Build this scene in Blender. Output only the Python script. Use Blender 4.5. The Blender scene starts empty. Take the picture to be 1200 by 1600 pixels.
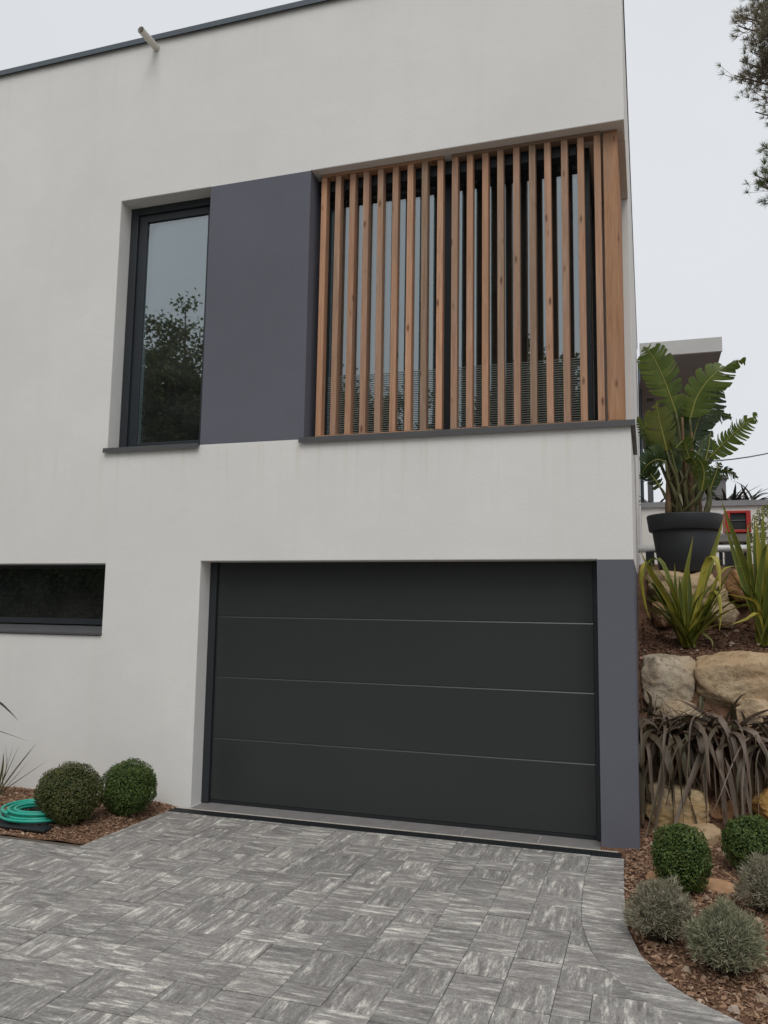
import bpy, math, random
from mathutils import Vector, Matrix, noise
R = math.radians
random.seed(7)
S = bpy.context.scene
COL = S.collection

# ------------------------------------------------------------------ camera
F_PX = 1272.11
CAM = Vector((0.09541, -6.49896, 1.73735))
FW = Vector((-0.305764, 0.944589, 0.119416)); RT = Vector((0.951845, 0.306207, 0.015074)); UP = Vector((0.022327, -0.118275, 0.992730))
cd = bpy.data.cameras.new('camera'); cam = bpy.data.objects.new('camera', cd); COL.objects.link(cam)
cam.matrix_world = Matrix(((RT.x, UP.x, -FW.x, CAM.x), (RT.y, UP.y, -FW.y, CAM.y), (RT.z, UP.z, -FW.z, CAM.z), (0, 0, 0, 1)))
cd.sensor_fit = 'HORIZONTAL'; cd.sensor_width = 36.0; cd.lens = 36.0 * F_PX / 1200.0
cd.clip_start = 0.05; cd.clip_end = 2000
S.camera = cam
S.render.resolution_x = 768; S.render.resolution_y = 1024

# ------------------------------------------------------------------ sky, sun, exposure
SUN_EL, SUN_AZ = R(56), R(14)          # light arrives from behind the camera, a little from the right
w = bpy.data.worlds.new('World'); S.world = w; w.use_nodes = True
nt = w.node_tree; nt.nodes.clear()
sky = nt.nodes.new('ShaderNodeTexSky'); sky.sky_type = 'NISHITA'; sky.sun_disc = False
sky.sun_elevation = SUN_EL; sky.sun_rotation = math.pi - SUN_AZ
tc = nt.nodes.new('ShaderNodeTexCoord')
cl = nt.nodes.new('ShaderNodeTexNoise'); cl.inputs['Scale'].default_value = 1.6; cl.inputs['Detail'].default_value = 5
cr = nt.nodes.new('ShaderNodeValToRGB')
cr.color_ramp.elements[0].position = .3; cr.color_ramp.elements[0].color = (7.3, 7.6, 7.95, 1)
cr.color_ramp.elements[1].position = .7; cr.color_ramp.elements[1].color = (7.95, 8.15, 8.4, 1)
mx = nt.nodes.new('ShaderNodeMixRGB'); mx.inputs[0].default_value = .93
bg = nt.nodes.new('ShaderNodeBackground'); bg.inputs['Strength'].default_value = 0.1
wo = nt.nodes.new('ShaderNodeOutputWorld')
nt.links.new(tc.outputs['Generated'], cl.inputs['Vector']); nt.links.new(cl.outputs['Fac'], cr.inputs[0])
nt.links.new(sky.outputs[0], mx.inputs[1]); nt.links.new(cr.outputs[0], mx.inputs[2])
nt.links.new(mx.outputs[0], bg.inputs['Color']); nt.links.new(bg.outputs[0], wo.inputs[0])
sd = bpy.data.lights.new('sun', 'SUN'); sd.energy = 1.4; sd.angle = R(35); sd.color = (1, .965, .92)
so = bpy.data.objects.new('sun', sd); COL.objects.link(so)
ldir = Vector((-math.sin(SUN_AZ) * math.cos(SUN_EL), math.cos(SUN_AZ) * math.cos(SUN_EL), -math.sin(SUN_EL)))
so.rotation_euler = ldir.to_track_quat('-Z', 'Y').to_euler()
S.view_settings.view_transform = 'Standard'; S.view_settings.look = 'None'
S.view_settings.exposure = 0; S.view_settings.gamma = 1; S.view_settings.use_curve_mapping = False

# ------------------------------------------------------------------ helpers
def ray(px, py): return FW * F_PX + RT * (px - 600) - UP * (py - 800)
def at(px, py, y):
    d = ray(px, py); return CAM + d * ((y - CAM.y) / d.y)
def gp(px, py, z=0.0):
    d = ray(px, py); return CAM + d * ((z - CAM.z) / d.z)

class MB:
    def __init__(s): s.v = []; s.f = []; s.m = []
    def add(s, vs, fs, mi=0):
        o = len(s.v); s.v += [tuple(v) for v in vs]; s.f += [tuple(i + o for i in f) for f in fs]; s.m += [mi] * len(fs)
    def box(s, x0, x1, y0, y1, z0, z1, mi=0):
        s.add([(x0, y0, z0), (x1, y0, z0), (x1, y1, z0), (x0, y1, z0), (x0, y0, z1), (x1, y0, z1), (x1, y1, z1), (x0, y1, z1)],
              [(0, 3, 2, 1), (4, 5, 6, 7), (0, 1, 5, 4), (1, 2, 6, 5), (2, 3, 7, 6), (3, 0, 4, 7)], mi)
    def tube(s, pts, r, n=8, mi=0, cap=True):
        pts = [Vector(p) for p in pts]; k = len(pts)
        rs = r if isinstance(r, (list, tuple)) else [r] * k
        o = len(s.v); a = None
        for i, p in enumerate(pts):
            t = (pts[min(i + 1, k - 1)] - pts[max(i - 1, 0)]).normalized()
            if a is None: a = t.orthogonal().normalized()
            a = (a - t * a.dot(t)).normalized(); b = t.cross(a)
            for j in range(n):
                th = 2 * math.pi * j / n; s.v.append(tuple(p + (a * math.cos(th) + b * math.sin(th)) * rs[i]))
        for i in range(k - 1):
            for j in range(n):
                s.f.append((o + i * n + j, o + i * n + (j + 1) % n, o + (i + 1) * n + (j + 1) % n, o + (i + 1) * n + j)); s.m.append(mi)
        if cap:
            s.f.append(tuple(o + j for j in reversed(range(n)))); s.f.append(tuple(o + (k - 1) * n + j for j in range(n))); s.m += [mi, mi]
    def lathe(s, prof, n=40, c=(0, 0, 0), mi=0):
        o = len(s.v); k = len(prof)
        for r, z in prof:
            for j in range(n):
                th = 2 * math.pi * j / n; s.v.append((c[0] + r * math.cos(th), c[1] + r * math.sin(th), c[2] + z))
        for i in range(k - 1):
            for j in range(n):
                s.f.append((o + i * n + j, o + i * n + (j + 1) % n, o + (i + 1) * n + (j + 1) % n, o + (i + 1) * n + j)); s.m.append(mi)
    def mesh(s, name, mats, smooth=False):
        me = bpy.data.meshes.new(name); me.from_pydata(s.v, [], s.f); me.update()
        for m in (mats if isinstance(mats, (list, tuple)) else [mats]): me.materials.append(m)
        if len(me.materials) > 1: me.polygons.foreach_set('material_index', s.m)
        if smooth: me.polygons.foreach_set('use_smooth', [True] * len(me.polygons))
        return me
    def build(s, name, mats, parent=None, smooth=False, bevel=0, kind=None):
        return link(name, s.mesh(name, mats, smooth), parent, bevel, kind)

def link(name, me, parent=None, bevel=0, kind=None):
    o = bpy.data.objects.new(name, me); COL.objects.link(o); o.parent = parent
    if bevel:
        b = o.modifiers.new('bevel', 'BEVEL'); b.width = bevel; b.segments = 2; b.limit_method = 'ANGLE'; b.angle_limit = R(40)
    if kind: o['kind'] = kind
    return o
def empty(name, loc=(0, 0, 0)):
    o = bpy.data.objects.new(name, None); COL.objects.link(o); o.location = loc; o.empty_display_size = .1; return o
def tag(o, label, cat, group=None):
    o['label'] = label; o['category'] = cat
    if group: o['group'] = group
    return o
def thing(name, label, cat, group=None): return tag(empty(name), label, cat, group)

# ------------------------------------------------------------------ materials
class NT:
    def __init__(s, name):
        s.m = bpy.data.materials.new(name); s.m.use_nodes = True; s.t = s.m.node_tree; s.n = s.t.nodes
        s.b = s.n['Principled BSDF']; s.out = s.n['Material Output']
    def new(s, t, **kw):
        n = s.n.new(t)
        for k, v in kw.items(): setattr(n, k, v)
        return n
    def L(s, a, b): s.t.links.new(a, b)
    def coord(s, kind='Object', scale=(1, 1, 1), rnd=0):
        c = s.new('ShaderNodeTexCoord').outputs[kind]
        if rnd:
            oi = s.new('ShaderNodeObjectInfo'); mu = s.new('ShaderNodeMath', operation='MULTIPLY'); mu.inputs[1].default_value = rnd
            s.L(oi.outputs['Random'], mu.inputs[0]); va = s.new('ShaderNodeVectorMath', operation='ADD')
            s.L(c, va.inputs[0]); s.L(mu.outputs[0], va.inputs[1]); c = va.outputs[0]
        mp = s.new('ShaderNodeMapping'); mp.inputs['Scale'].default_value = scale; s.L(c, mp.inputs['Vector']); return mp.outputs[0]
    def noise(s, vec, scale, detail=4, rough=.55, dist=0):
        n = s.new('ShaderNodeTexNoise'); n.inputs['Scale'].default_value = scale; n.inputs['Detail'].default_value = detail
        n.inputs['Roughness'].default_value = rough; n.inputs['Distortion'].default_value = dist; s.L(vec, n.inputs['Vector']); return n.outputs['Fac']
    def ramp(s, fac, stops):
        r = s.new('ShaderNodeValToRGB'); e = r.color_ramp.elements
        while len(e) < len(stops): e.new(.5)
        for k, (p, c) in enumerate(stops):
            e[k].position = p; e[k].color = (c[0], c[1], c[2], 1) if not isinstance(c, (int, float)) else (c, c, c, 1)
        s.L(fac, r.inputs[0]); return r.outputs[0]
    def mix(s, fac, a, b, mode='MIX'):
        n = s.new('ShaderNodeMixRGB', blend_type=mode)
        for i, x in enumerate((fac, a, b)):
            if isinstance(x, (int, float)): n.inputs[i].default_value = x if i == 0 else (x, x, x, 1)
            elif isinstance(x, tuple): n.inputs[i].default_value = (*x, 1)
            else: s.L(x, n.inputs[i])
        return n.outputs[0]
    def bump(s, h, strength=.3, dist=.01):
        b = s.new('ShaderNodeBump'); b.inputs['Strength'].default_value = strength; b.inputs['Distance'].default_value = dist
        s.L(h, b.inputs['Height']); s.L(b.outputs[0], s.b.inputs['Normal'])
    def col(s, c):
        if isinstance(c, tuple): s.b.inputs['Base Color'].default_value = (*c, 1)
        else: s.L(c, s.b.inputs['Base Color'])
    def rough(s, r, spec=.5): s.b.inputs['Roughness'].default_value = r; s.b.inputs['Specular IOR Level'].default_value = spec

def m_render(name, base, var=.06, grain=130, stain=True):
    t = NT(name); c = t.coord('Object')
    big = t.noise(c, .7, 5, .6); mid = t.noise(c, 5, 4); fine = t.noise(c, grain, 3, .7); fine2 = t.noise(c, grain * .35, 2, .6)
    a = tuple(x * (1 - var) for x in base); b = tuple(min(1, x * (1 + var * .6)) for x in base)
    k = t.ramp(big, [(.3, a), (.7, b)])
    k = t.mix(t.ramp(mid, [(.35, .10), (.65, 0)]), k, tuple(x * .90 for x in base))
    k = t.mix(t.ramp(fine, [(.3, .22), (.55, 0)]), k, tuple(x * .80 for x in base))
    if stain:
        sv = t.coord('Object', (2.6, 2.6, .16)); st = t.noise(sv, 1.8, 5, .65)
        k = t.mix(t.ramp(st, [(.54, 0), (.78, .16)]), k, (base[0] * .86, base[1] * .80, base[2] * .70))
        # rain streaks running down from the sills, the coping and the spout
        sx = t.new('ShaderNodeSeparateXYZ'); t.L(t.coord('Object'), sx.inputs[0])
        rv = t.coord('Object', (7, 7, .22)); rs = t.noise(rv, 1.6, 6, .7)
        mask = t.ramp(rs, [(.52, 0), (.70, 1)])
        zz = t.new('ShaderNodeMath', operation='MULTIPLY'); zz.inputs[1].default_value = .125; t.L(sx.outputs[2], zz.inputs[0])
        band = t.ramp(zz.outputs[0], [(.300, 0), (.398, .42), (.402, 0), (.84, 0), (.925, .20)])
        k = t.mix(t.mix(1.0, mask, band, 'MULTIPLY'), k, (base[0] * .80, base[1] * .71, base[2] * .56))
    tro = t.noise(t.coord('Object', (1, 1, 1.8)), 2.4, 3, .5, 1.0)
    k = t.mix(t.ramp(tro, [(.4, .12), (.6, 0)]), k, tuple(x * .88 for x in base))
    t.col(k); t.rough(.92, .2)
    h = t.mix(.35, t.mix(.45, fine, fine2), mid); t.bump(h, .5, .007); return t.m
def m_plain(name, c, rough=.5, spec=.5, var=.08, scale=6, bumps=0, metal=0):
    t = NT(name); v = t.coord('Object'); n = t.noise(v, scale, 5)
    t.col(t.ramp(n, [(.3, tuple(x * (1 - var) for x in c)), (.7, tuple(min(1, x * (1 + var)) for x in c))]))
    t.rough(rough, spec); t.b.inputs['Metallic'].default_value = metal
    if bumps: t.bump(t.noise(v, 260, 2, .7), bumps, .002)
    return t.m
def m_wood(name, a, b, dark):
    t = NT(name); v = t.coord('Object', (1, 1, .055), rnd=37.0)
    g = t.noise(v, 42, 5, .6, 1.2); g2 = t.noise(v, 9, 3, .5, .6)
    k = t.ramp(g, [(.28, tuple(x * .72 for x in a)), (.5, a), (.72, b)])
    k = t.mix(t.ramp(g2, [(.35, .45), (.65, 0)]), k, tuple(x * .62 for x in a))
    oi = t.new('ShaderNodeObjectInfo')
    k = t.mix(1.0, k, t.mix(1.0, k, t.ramp(oi.outputs['Random'], [(0, (.62, .68, .70)), (.25, (.92, .90, .88)), (.5, (1.05, .94, .86)), (.75, (.85, .84, .86)), (1, (1.28, 1.12, 1.0))]), 'MULTIPLY'))
    kv = t.coord('Object', (7.5, 2.0, 2.6), rnd=91.0)
    vo = t.new('ShaderNodeTexVoronoi'); vo.inputs['Scale'].default_value = 1.35; t.L(kv, vo.inputs['Vector'])
    k = t.mix(t.ramp(vo.outputs['Distance'], [(.06, .85), (.17, 0)]), k, dark)
    wv = t.coord('Object', (1, 1, .35), rnd=11.0); we = t.noise(wv, 3.2, 4)
    k = t.mix(t.ramp(we, [(.5, 0), (.75, .35)]), k, (.30, .25, .20))
    t.col(k); t.rough(.72, .25); t.bump(g, .25, .003); return t.m
def m_glass(name, refl, tint):
    t = NT(name); t.n.remove(t.b)
    gl = t.new('ShaderNodeBsdfGlossy'); gl.inputs['Roughness'].default_value = .004; gl.inputs['Color'].default_value = (.86, .93, .95, 1)
    tr = t.new('ShaderNodeBsdfTransparent'); tr.inputs['Color'].default_value = (*tint, 1)
    fr = t.new('ShaderNodeFresnel'); fr.inputs['IOR'].default_value = 1.5
    ad = t.new('ShaderNodeMath', operation='ADD'); ad.inputs[1].default_value = refl; ad.use_clamp = True; t.L(fr.outputs[0], ad.inputs[0])
    v = t.coord('Object'); bn = t.new('ShaderNodeBump'); bn.inputs['Strength'].default_value = .02; bn.inputs['Distance'].default_value = .02
    t.L(t.noise(v, 1.3, 1), bn.inputs['Height']); t.L(bn.outputs[0], gl.inputs['Normal'])
    ms = t.new('ShaderNodeMixShader'); t.L(ad.outputs[0], ms.inputs[0]); t.L(tr.outputs[0], ms.inputs[1]); t.L(gl.outputs[0], ms.inputs[2])
    df = t.new('ShaderNodeBsdfDiffuse'); df.inputs['Color'].default_value = (.55, .56, .55, 1)     # pale diffuse veil, mixed in to lift the black of the panes
    m2 = t.new('ShaderNodeMixShader'); t.L(t.ramp(t.noise(v, 3.5, 5), [(.3, .012), (.7, .04)]), m2.inputs[0]); t.L(ms.outputs[0], m2.inputs[1]); t.L(df.outputs[0], m2.inputs[2])
    t.L(m2.outputs[0], t.out.inputs[0]); return t.m
def m_leaf(name, stops, rough=.5, transl=.25, vscale=0, spec=.35, along=None):
    """foliage: colour varies per leaf (mesh island) and a little inside it"""
    t = NT(name); g = t.new('ShaderNodeNewGeometry'); fac = g.outputs['Random Per Island']
    k = t.ramp(fac, stops)
    v = t.coord('Object'); n = t.noise(v, vscale or 14, 3)
    k = t.mix(t.ramp(n, [(.35, .35), (.65, 0)]), k, tuple(x * .55 for x in stops[0][1]))
    t.col(k); t.rough(rough, spec)
    tl = t.new('ShaderNodeBsdfTranslucent'); t.L(k, tl.inputs['Color'])
    ms = t.new('ShaderNodeMixShader'); ms.inputs[0].default_value = transl
    t.L(t.b.outputs[0], ms.inputs[1]); t.L(tl.outputs[0], ms.inputs[2]); t.L(ms.outputs[0], t.out.inputs[0]); return t.m
def m_blade(name, stops, edge, edge_amt=.6, rough=.42, transl=.15):
    """long strap leaf: streaks along the blade (uv: x across, y along), tinted margin and tip, one tone per leaf"""
    t = NT(name); uv = t.new('ShaderNodeUVMap').outputs[0]
    oi = t.new('ShaderNodeObjectInfo'); k = t.ramp(oi.outputs['Random'], stops)
    mp = t.new('ShaderNodeMapping'); mp.inputs['Scale'].default_value = (9, .8, 1); t.L(uv, mp.inputs['Vector'])
    va = t.new('ShaderNodeVectorMath', operation='ADD'); t.L(mp.outputs[0], va.inputs[0]); t.L(oi.outputs['Random'], va.inputs[1])
    st = t.noise(va.outputs[0], 3, 3); k = t.mix(t.ramp(st, [(.35, .4), (.65, 0)]), k, tuple(x * .6 for x in stops[0][1]))
    sx = t.new('ShaderNodeSeparateXYZ'); t.L(uv, sx.inputs[0])
    a = t.new('ShaderNodeMath', operation='SUBTRACT'); a.inputs[1].default_value = .5; t.L(sx.outputs[0], a.inputs[0])
    b = t.new('ShaderNodeMath', operation='ABSOLUTE'); t.L(a.outputs[0], b.inputs[0])
    k = t.mix(t.ramp(b.outputs[0], [(.33, 0), (.47, edge_amt)]), k, edge)
    k = t.mix(t.ramp(sx.outputs[1], [(.8, 0), (1, edge_amt)]), k, edge)
    t.col(k); t.rough(rough, .4)
    tl = t.new('ShaderNodeBsdfTranslucent'); t.L(k, tl.inputs['Color']); ms = t.new('ShaderNodeMixShader'); ms.inputs[0].default_value = transl
    t.L(t.b.outputs[0], ms.inputs[1]); t.L(tl.outputs[0], ms.inputs[2]); t.L(ms.outputs[0], t.out.inputs[0]); return t.m
def m_stone(name, base, warm, dark, scale=5, strata=1.0):
    t = NT(name); v = t.coord('Object', (1, 1, strata), rnd=53.0)
    n1 = t.noise(v, scale, 8, .62, .5); n2 = t.noise(v, scale * 4.5, 6, .65); n3 = t.noise(v, scale * .45, 4)
    k = t.ramp(n1, [(.25, dark), (.45, base), (.7, tuple(min(1, x * 1.22) for x in base))])
    k = t.mix(t.ramp(n3, [(.42, 0), (.62, .8)]), k, warm)
    k = t.mix(t.ramp(n2, [(.30, .7), (.48, 0)]), k, dark)
    k = t.mix(t.ramp(n2, [(.62, 0), (.75, .45)]), k, (.62, .57, .48))
    t.col(k); t.rough(.92, .2); n4 = t.noise(v, scale * 14, 4, .7)
    t.bump(t.mix(.35, t.mix(.45, n1, n2), n4), 1.0, .035); return t.m
def m_chips(name, stops):
    t = NT(name); g = t.new('ShaderNodeNewGeometry'); k = t.ramp(g.outputs['Random Per Island'], stops)
    v = t.coord('Object'); n = t.noise(v, 90, 3); k = t.mix(t.ramp(n, [(.35, .4), (.65, 0)]), k, tuple(x * .5 for x in stops[0][1]))
    t.col(k); t.rough(.9, .2); return t.m
def m_paver(name):
    t = NT(name)
    v = t.coord('Object', (3.6, 21, 1), rnd=71.0); v2 = t.coord('Object', (4, 9, 1), rnd=23.0); v3 = t.coord('Object', (1, 1, 1), rnd=17.0)
    s1 = t.noise(v, 1.15, 9, .74, .10); s2 = t.noise(v2, 1.3, 4, .6, .3); s3 = t.noise(v3, 140, 3, .7); s4 = t.noise(v, 3.2, 5, .7, .1)
    d, m, l = (.128, .121, .115), (.228, .218, .207), (.41, .395, .365)
    k = t.ramp(s1, [(.37, d), (.45, m), (.515, (.265, .256, .245)), (.555, l), (.62, (.62, .60, .55))])
    k = t.mix(t.ramp(s2, [(.40, .60), (.54, 0)]), k, (.205, .197, .189))
    k = t.mix(t.ramp(s4, [(.36, .42), (.48, 0)]), k, (.125, .12, .117))
    oi = t.new('ShaderNodeObjectInfo'); k = t.mix(.9, k, t.mix(1.0, k, t.ramp(oi.outputs['Random'], [(0, (.98, .97, .96)), (.5, (1.18, 1.165, 1.15)), (1, (1.38, 1.365, 1.33))]), 'MULTIPLY'))
    k = t.mix(t.ramp(s3, [(.32, .5), (.5, 0)]), k, (.13, .127, .122))
    gv = t.coord('Object', (38, 85, 1), rnd=9.0); gr = t.noise(gv, 1.0, 5, .8)
    k = t.mix(t.ramp(gr, [(.36, .6), (.50, 0)]), k, (.13, .124, .118)); k = t.mix(t.ramp(gr, [(.55, 0), (.70, .55)]), k, (.52, .50, .455))
    t.col(k); t.rough(.8, .3); t.bump(t.mix(.6, s1, t.mix(.5, s3, gr)), .55, .006); return t.m

M = {}
M['white'] = m_render('white_render', (.785, .772, .742), .06)
M['violet'] = m_render('violet_grey_render', (.138, .139, .168), .10, 110, False)
M['anth'] = m_plain('anthracite_metal', (.024, .029, .034), .42, .45, .06, 3, .12)
M['door'] = m_plain('garage_door_coat', (.031, .0355, .0345), .36, .6, .05, 1.2, .10)
M['sill'] = m_plain('sill_metal', (.085, .085, .088), .45, .5, .08, 5)
M['coping'] = m_plain('coping_metal', (.075, .095, .115), .4, .5, .08, 4)
M['wood'] = m_wood('cedar_slat', (.46, .285, .19), (.57, .375, .26), (.10, .045, .025))
M['woodboard'] = m_wood('cedar_board', (.44, .245, .14), (.52, .31, .19), (.14, .06, .03))
M['glass'] = m_glass('coated_glass', .235, (.50, .55, .55))
M['glass_low'] = m_glass('dark_glass', .10, (.35, .38, .40))
M['room'] = m_plain('room_paint', (.20, .20, .20), .9, .2)
M['wire'] = m_plain('wire_dull', (.035, .042, .04), .6, .3)
M['wire2'] = m_plain('wire_pale', (.58, .64, .60), .5, .4)
M['tile'] = m_plain('threshold_tile', (.20, .19, .185), .6, .4, .12, 9)
M['mortar'] = m_plain('cream_mortar', (.46, .42, .36), .9, .2, .15, 20)
M['black'] = m_plain('black_plastic', (.018, .021, .024), .5, .4, .1, 20)
M['paver'] = m_paver('streaked_paver')
M['sand'] = m_plain('joint_sand', (.12, .104, .085), .95, .1, .25, 60)
M['soil'] = m_stone('bed_soil', (.16, .088, .055), (.20, .11, .068), (.075, .042, .028), 9)
M['chips'] = m_chips('bark_chips', [(0, (.11, .062, .038)), (.3, (.25, .145, .09)), (.7, (.37, .23, .145)), (.93, (.45, .30, .20)), (1, (.58, .46, .35))])
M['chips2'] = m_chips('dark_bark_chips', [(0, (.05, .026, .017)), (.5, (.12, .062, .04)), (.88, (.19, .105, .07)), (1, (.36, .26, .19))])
M['pebble'] = m_chips('pebbles', [(0, (.30, .22, .15)), (.4, (.42, .33, .24)), (.7, (.45, .40, .34)), (1, (.42, .17, .09))])
M['rock_grey'] = m_stone('grey_tan_rock', (.47, .40, .30), (.42, .30, .185), (.16, .12, .085), 6)
M['rock_tan'] = m_stone('tan_rock', (.49, .375, .245), (.45, .31, .18), (.20, .135, .08), 4.2)
M['rock_yellow'] = m_stone('yellow_rock', (.58, .46, .29), (.50, .33, .15), (.24, .155, .075), 4, 3.5)
M['rock_orange'] = m_stone('orange_rock', (.46, .285, .10), (.48, .26, .07), (.24, .13, .04), 4, 2)
M['rock_red'] = m_stone('reddish_rock', (.36, .225, .13), (.40, .20, .09), (.12, .075, .05), 5)
M['slab_ter'] = m_stone('terracotta_slab', (.42, .25, .14), (.44, .25, .13), (.30, .17, .09), 3)
M['box_a'] = m_leaf('box_leaf', [(0, (.042, .078, .018)), (.5, (.088, .145, .030)), (.9, (.150, .210, .044)), (1, (.20, .22, .055))], .42, .2)
M['box_b'] = m_leaf('box_leaf_olive', [(0, (.052, .068, .022)), (.5, (.108, .130, .038)), (.85, (.165, .178, .050)), (1, (.22, .155, .07))], .45, .2)
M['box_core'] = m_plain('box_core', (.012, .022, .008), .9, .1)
M['sant'] = m_leaf('silver_leaf', [(0, (.19, .175, .115)), (.5, (.33, .31, .215)), (1, (.47, .44, .33))], .8, .2, 30)
M['sant2'] = m_leaf('silver_green_leaf', [(0, (.165, .175, .105)), (.5, (.31, .315, .195)), (1, (.47, .46, .32))], .8, .2, 30)
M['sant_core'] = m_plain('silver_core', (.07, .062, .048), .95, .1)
M['strel'] = m_leaf('strelitzia_leaf', [(0, (.085, .125, .024)), (.5, (.11, .155, .030)), (1, (.14, .185, .038))], .36, .4, 8)
M['strel_d'] = m_leaf('strelitzia_leaf_dark', [(0, (.032, .060, .018)), (.5, (.048, .082, .024)), (1, (.066, .10, .028))], .4, .25, 8)
M['strel_y'] = m_leaf('strelitzia_leaf_yellow', [(0, (.11, .13, .02)), (1, (.15, .16, .03))], .4, .35, 8)
M['rib'] = m_plain('leaf_rib', (.22, .22, .05), .5, .4)
M['stem'] = m_plain('strelitzia_stem', (.085, .085, .035), .6, .3, .35, 10)
M['stem_b'] = m_plain('strelitzia_dry_stem', (.125, .082, .045), .8, .2, .4, 14)
M['flax'] = m_blade('green_flax_blade', [(0, (.085, .115, .020)), (.5, (.14, .175, .030)), (1, (.21, .225, .040))], (.36, .33, .05), .6)
M['flax_y'] = m_blade('yellow_flax_blade', [(0, (.36, .33, .05)), (1, (.46, .40, .06))], (.42, .33, .06), .5)
M['bronze'] = m_blade('bronze_flax_blade', [(0, (.062, .058, .030)), (.3, (.110, .092, .062)), (.65, (.175, .135, .105)), (1, (.26, .205, .165))], (.21, .10, .055), .5, .5)
M['bronze_d'] = m_blade('dark_flax_blade', [(0, (.03, .03, .026)), (1, (.06, .056, .046))], (.05, .045, .04), .3)
M['grass'] = m_blade('thin_grass_blade', [(0, (.10, .12, .045)), (.6, (.15, .145, .08)), (1, (.19, .17, .12))], (.2, .17, .12), .4)
M['pot'] = m_plain('pot_plastic', (.019, .021, .024), .55, .4, .06, 4)
M['hose'] = m_plain('green_hose', (.018, .36, .26), .38, .5, .08, 10)
M['red'] = m_plain('red_paint', (.42, .025, .022), .45, .5, .1)
M['silver'] = m_plain('silver_tube', (.85, .85, .84), .22, .6, .04, 5, 0, .35)
M['grey'] = m_plain('grey_metal', (.20, .19, .18), .6, .4, .15)
M['greywall'] = m_plain('grey_render', (.26, .26, .27), .9, .2, .06, 2)
M['fascia'] = m_plain('fascia_paint', (.50, .50, .49), .8, .3, .05, 3)
M['soffit'] = m_plain('soffit_paint', (.24, .24, .245), .9, .2, .05, 2)
M['pine'] = m_leaf('pine_needles', [(0, (.14, .135, .085)), (.6, (.24, .215, .14)), (1, (.33, .27, .19))], .6, .4, 2)
M['pine_g'] = m_leaf('pine_needles_green', [(0, (.09, .12, .055)), (1, (.18, .21, .10))], .6, .4, 2)
M['bark'] = m_stone('bark', (.11, .085, .07), (.13, .085, .06), (.04, .03, .025), 4)
M['leafy'] = m_leaf('broad_leaf', [(0, (.075, .095, .032)), (.6, (.14, .165, .055)), (1, (.21, .225, .085))], .5, .45, .6)
M['lime'] = m_leaf('lime_shrub_leaf', [(0, (.09, .13, .03)), (.6, (.19, .22, .06)), (1, (.33, .33, .12))], .5, .25, 6)
M['ground'] = m_plain('far_ground', (.16, .15, .125), .95, .1, .25, .4)
M['cable'] = m_plain('cable_sheath', (.12, .12, .12), .6, .3)

# ------------------------------------------------------------------ ground
g = MB(); g.add([(-400, -400, -.06), (400, -400, -.06), (400, 400, -.06), (-400, 400, -.06)], [(0, 1, 2, 3)])
g.build('ground', M['ground'])['kind'] = 'structure'

# bank of soil to the right of the house, climbing in three steps to an upper terrace
PROF = [(-4.5, -.03), (-2.6, -.012), (-.4, .0), (.25, .03), (.50, .06), (.72, .30), (.98, .60), (1.16, .76), (1.22, 1.0), (1.34, 1.26), (1.50, 1.37), (1.75, 1.47),
        (2.1, 1.60), (2.3, 1.72), (2.42, 2.02), (2.6, 2.16), (3.2, 2.2), (4.2, 2.32), (5.4, 2.42), (9, 2.5), (60, 2.6), (160, 2.6)]
def lerp_tab(tab, t):
    if t <= tab[0][0]: return tab[0][1]
    for (a, u), (b, v) in zip(tab, tab[1:]):
        if t <= b: return u + (v - u) * (t - a) / (b - a)
    return tab[-1][1]
def bank_z(x, y):
    z = lerp_tab(PROF, y)
    n = noise.noise(Vector((x * 1.7, y * 1.7, 3.1))) * .035 + noise.noise(Vector((x * 6, y * 6, 9))) * .012
    return z + n * (1 if y > -2.9 else .3) * (.45 if y < .3 else 1)
bk = MB(); ys = [-4.5 + .09 * i for i in range(116)] + [6.2, 7, 8, 10, 14, 20, 30, 60, 160]
xsn = [-.28 + .09 * i for i in range(52)] + [5, 6, 8, 12, 20, 40]
OUTER = [(-.104, -.186), (-.104, -.289), (-.094, -.6), (-.081, -1.0), (-.05, -1.528), (.018, -1.865), (.080, -2.03), (.164, -2.194), (.25, -2.30), (.347, -2.379), (.443, -2.464), (.62, -2.575), (.85, -2.68), (1.2, -2.79), (1.7, -2.87), (2.4, -2.92), (3.2, -2.94)]
INNER = [(-.336, -.186), (-.338, -.346), (-.339, -.66), (-.337, -.967), (-.304, -1.522), (-.228, -1.9), (-.178, -2.03), (-.114, -2.15), (-.045, -2.29), (.022, -2.381), (.104, -2.455), (.31, -2.68), (.56, -2.83), (1.0, -2.99), (1.6, -3.09), (2.36, -3.15), (3.2, -3.17)]
def xo(y):   # x of the border's outer edge for a given y
    pts = sorted([(b, a) for a, b in OUTER]); return lerp_tab(pts, y)
def xi(y):
    pts = sorted([(b, a) for a, b in INNER]); return lerp_tab(pts, y) if y > -3.165 else 9.0
idx = {}
for j, y in enumerate(ys):
    for i, x in enumerate(xsn):
        z = bank_z(x, y)
        if y < .0 and (x < xo(y) + .02 or y < -2.93): z = min(z, -.045)
        idx[i, j] = len(bk.v); bk.v.append((x, y, z))
for j in range(len(ys) - 1):
    for i in range(len(xsn) - 1):
        if xsn[i + 1] <= 0.0 and ys[j + 1] > -.16 and ys[j] > .05: continue
        bk.f.append((idx[i, j], idx[i + 1, j], idx[i + 1, j + 1], idx[i, j + 1])); bk.m.append(0)
bank = bk.build('soil_bank', M['soil'], smooth=True); bank['kind'] = 'structure'

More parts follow.
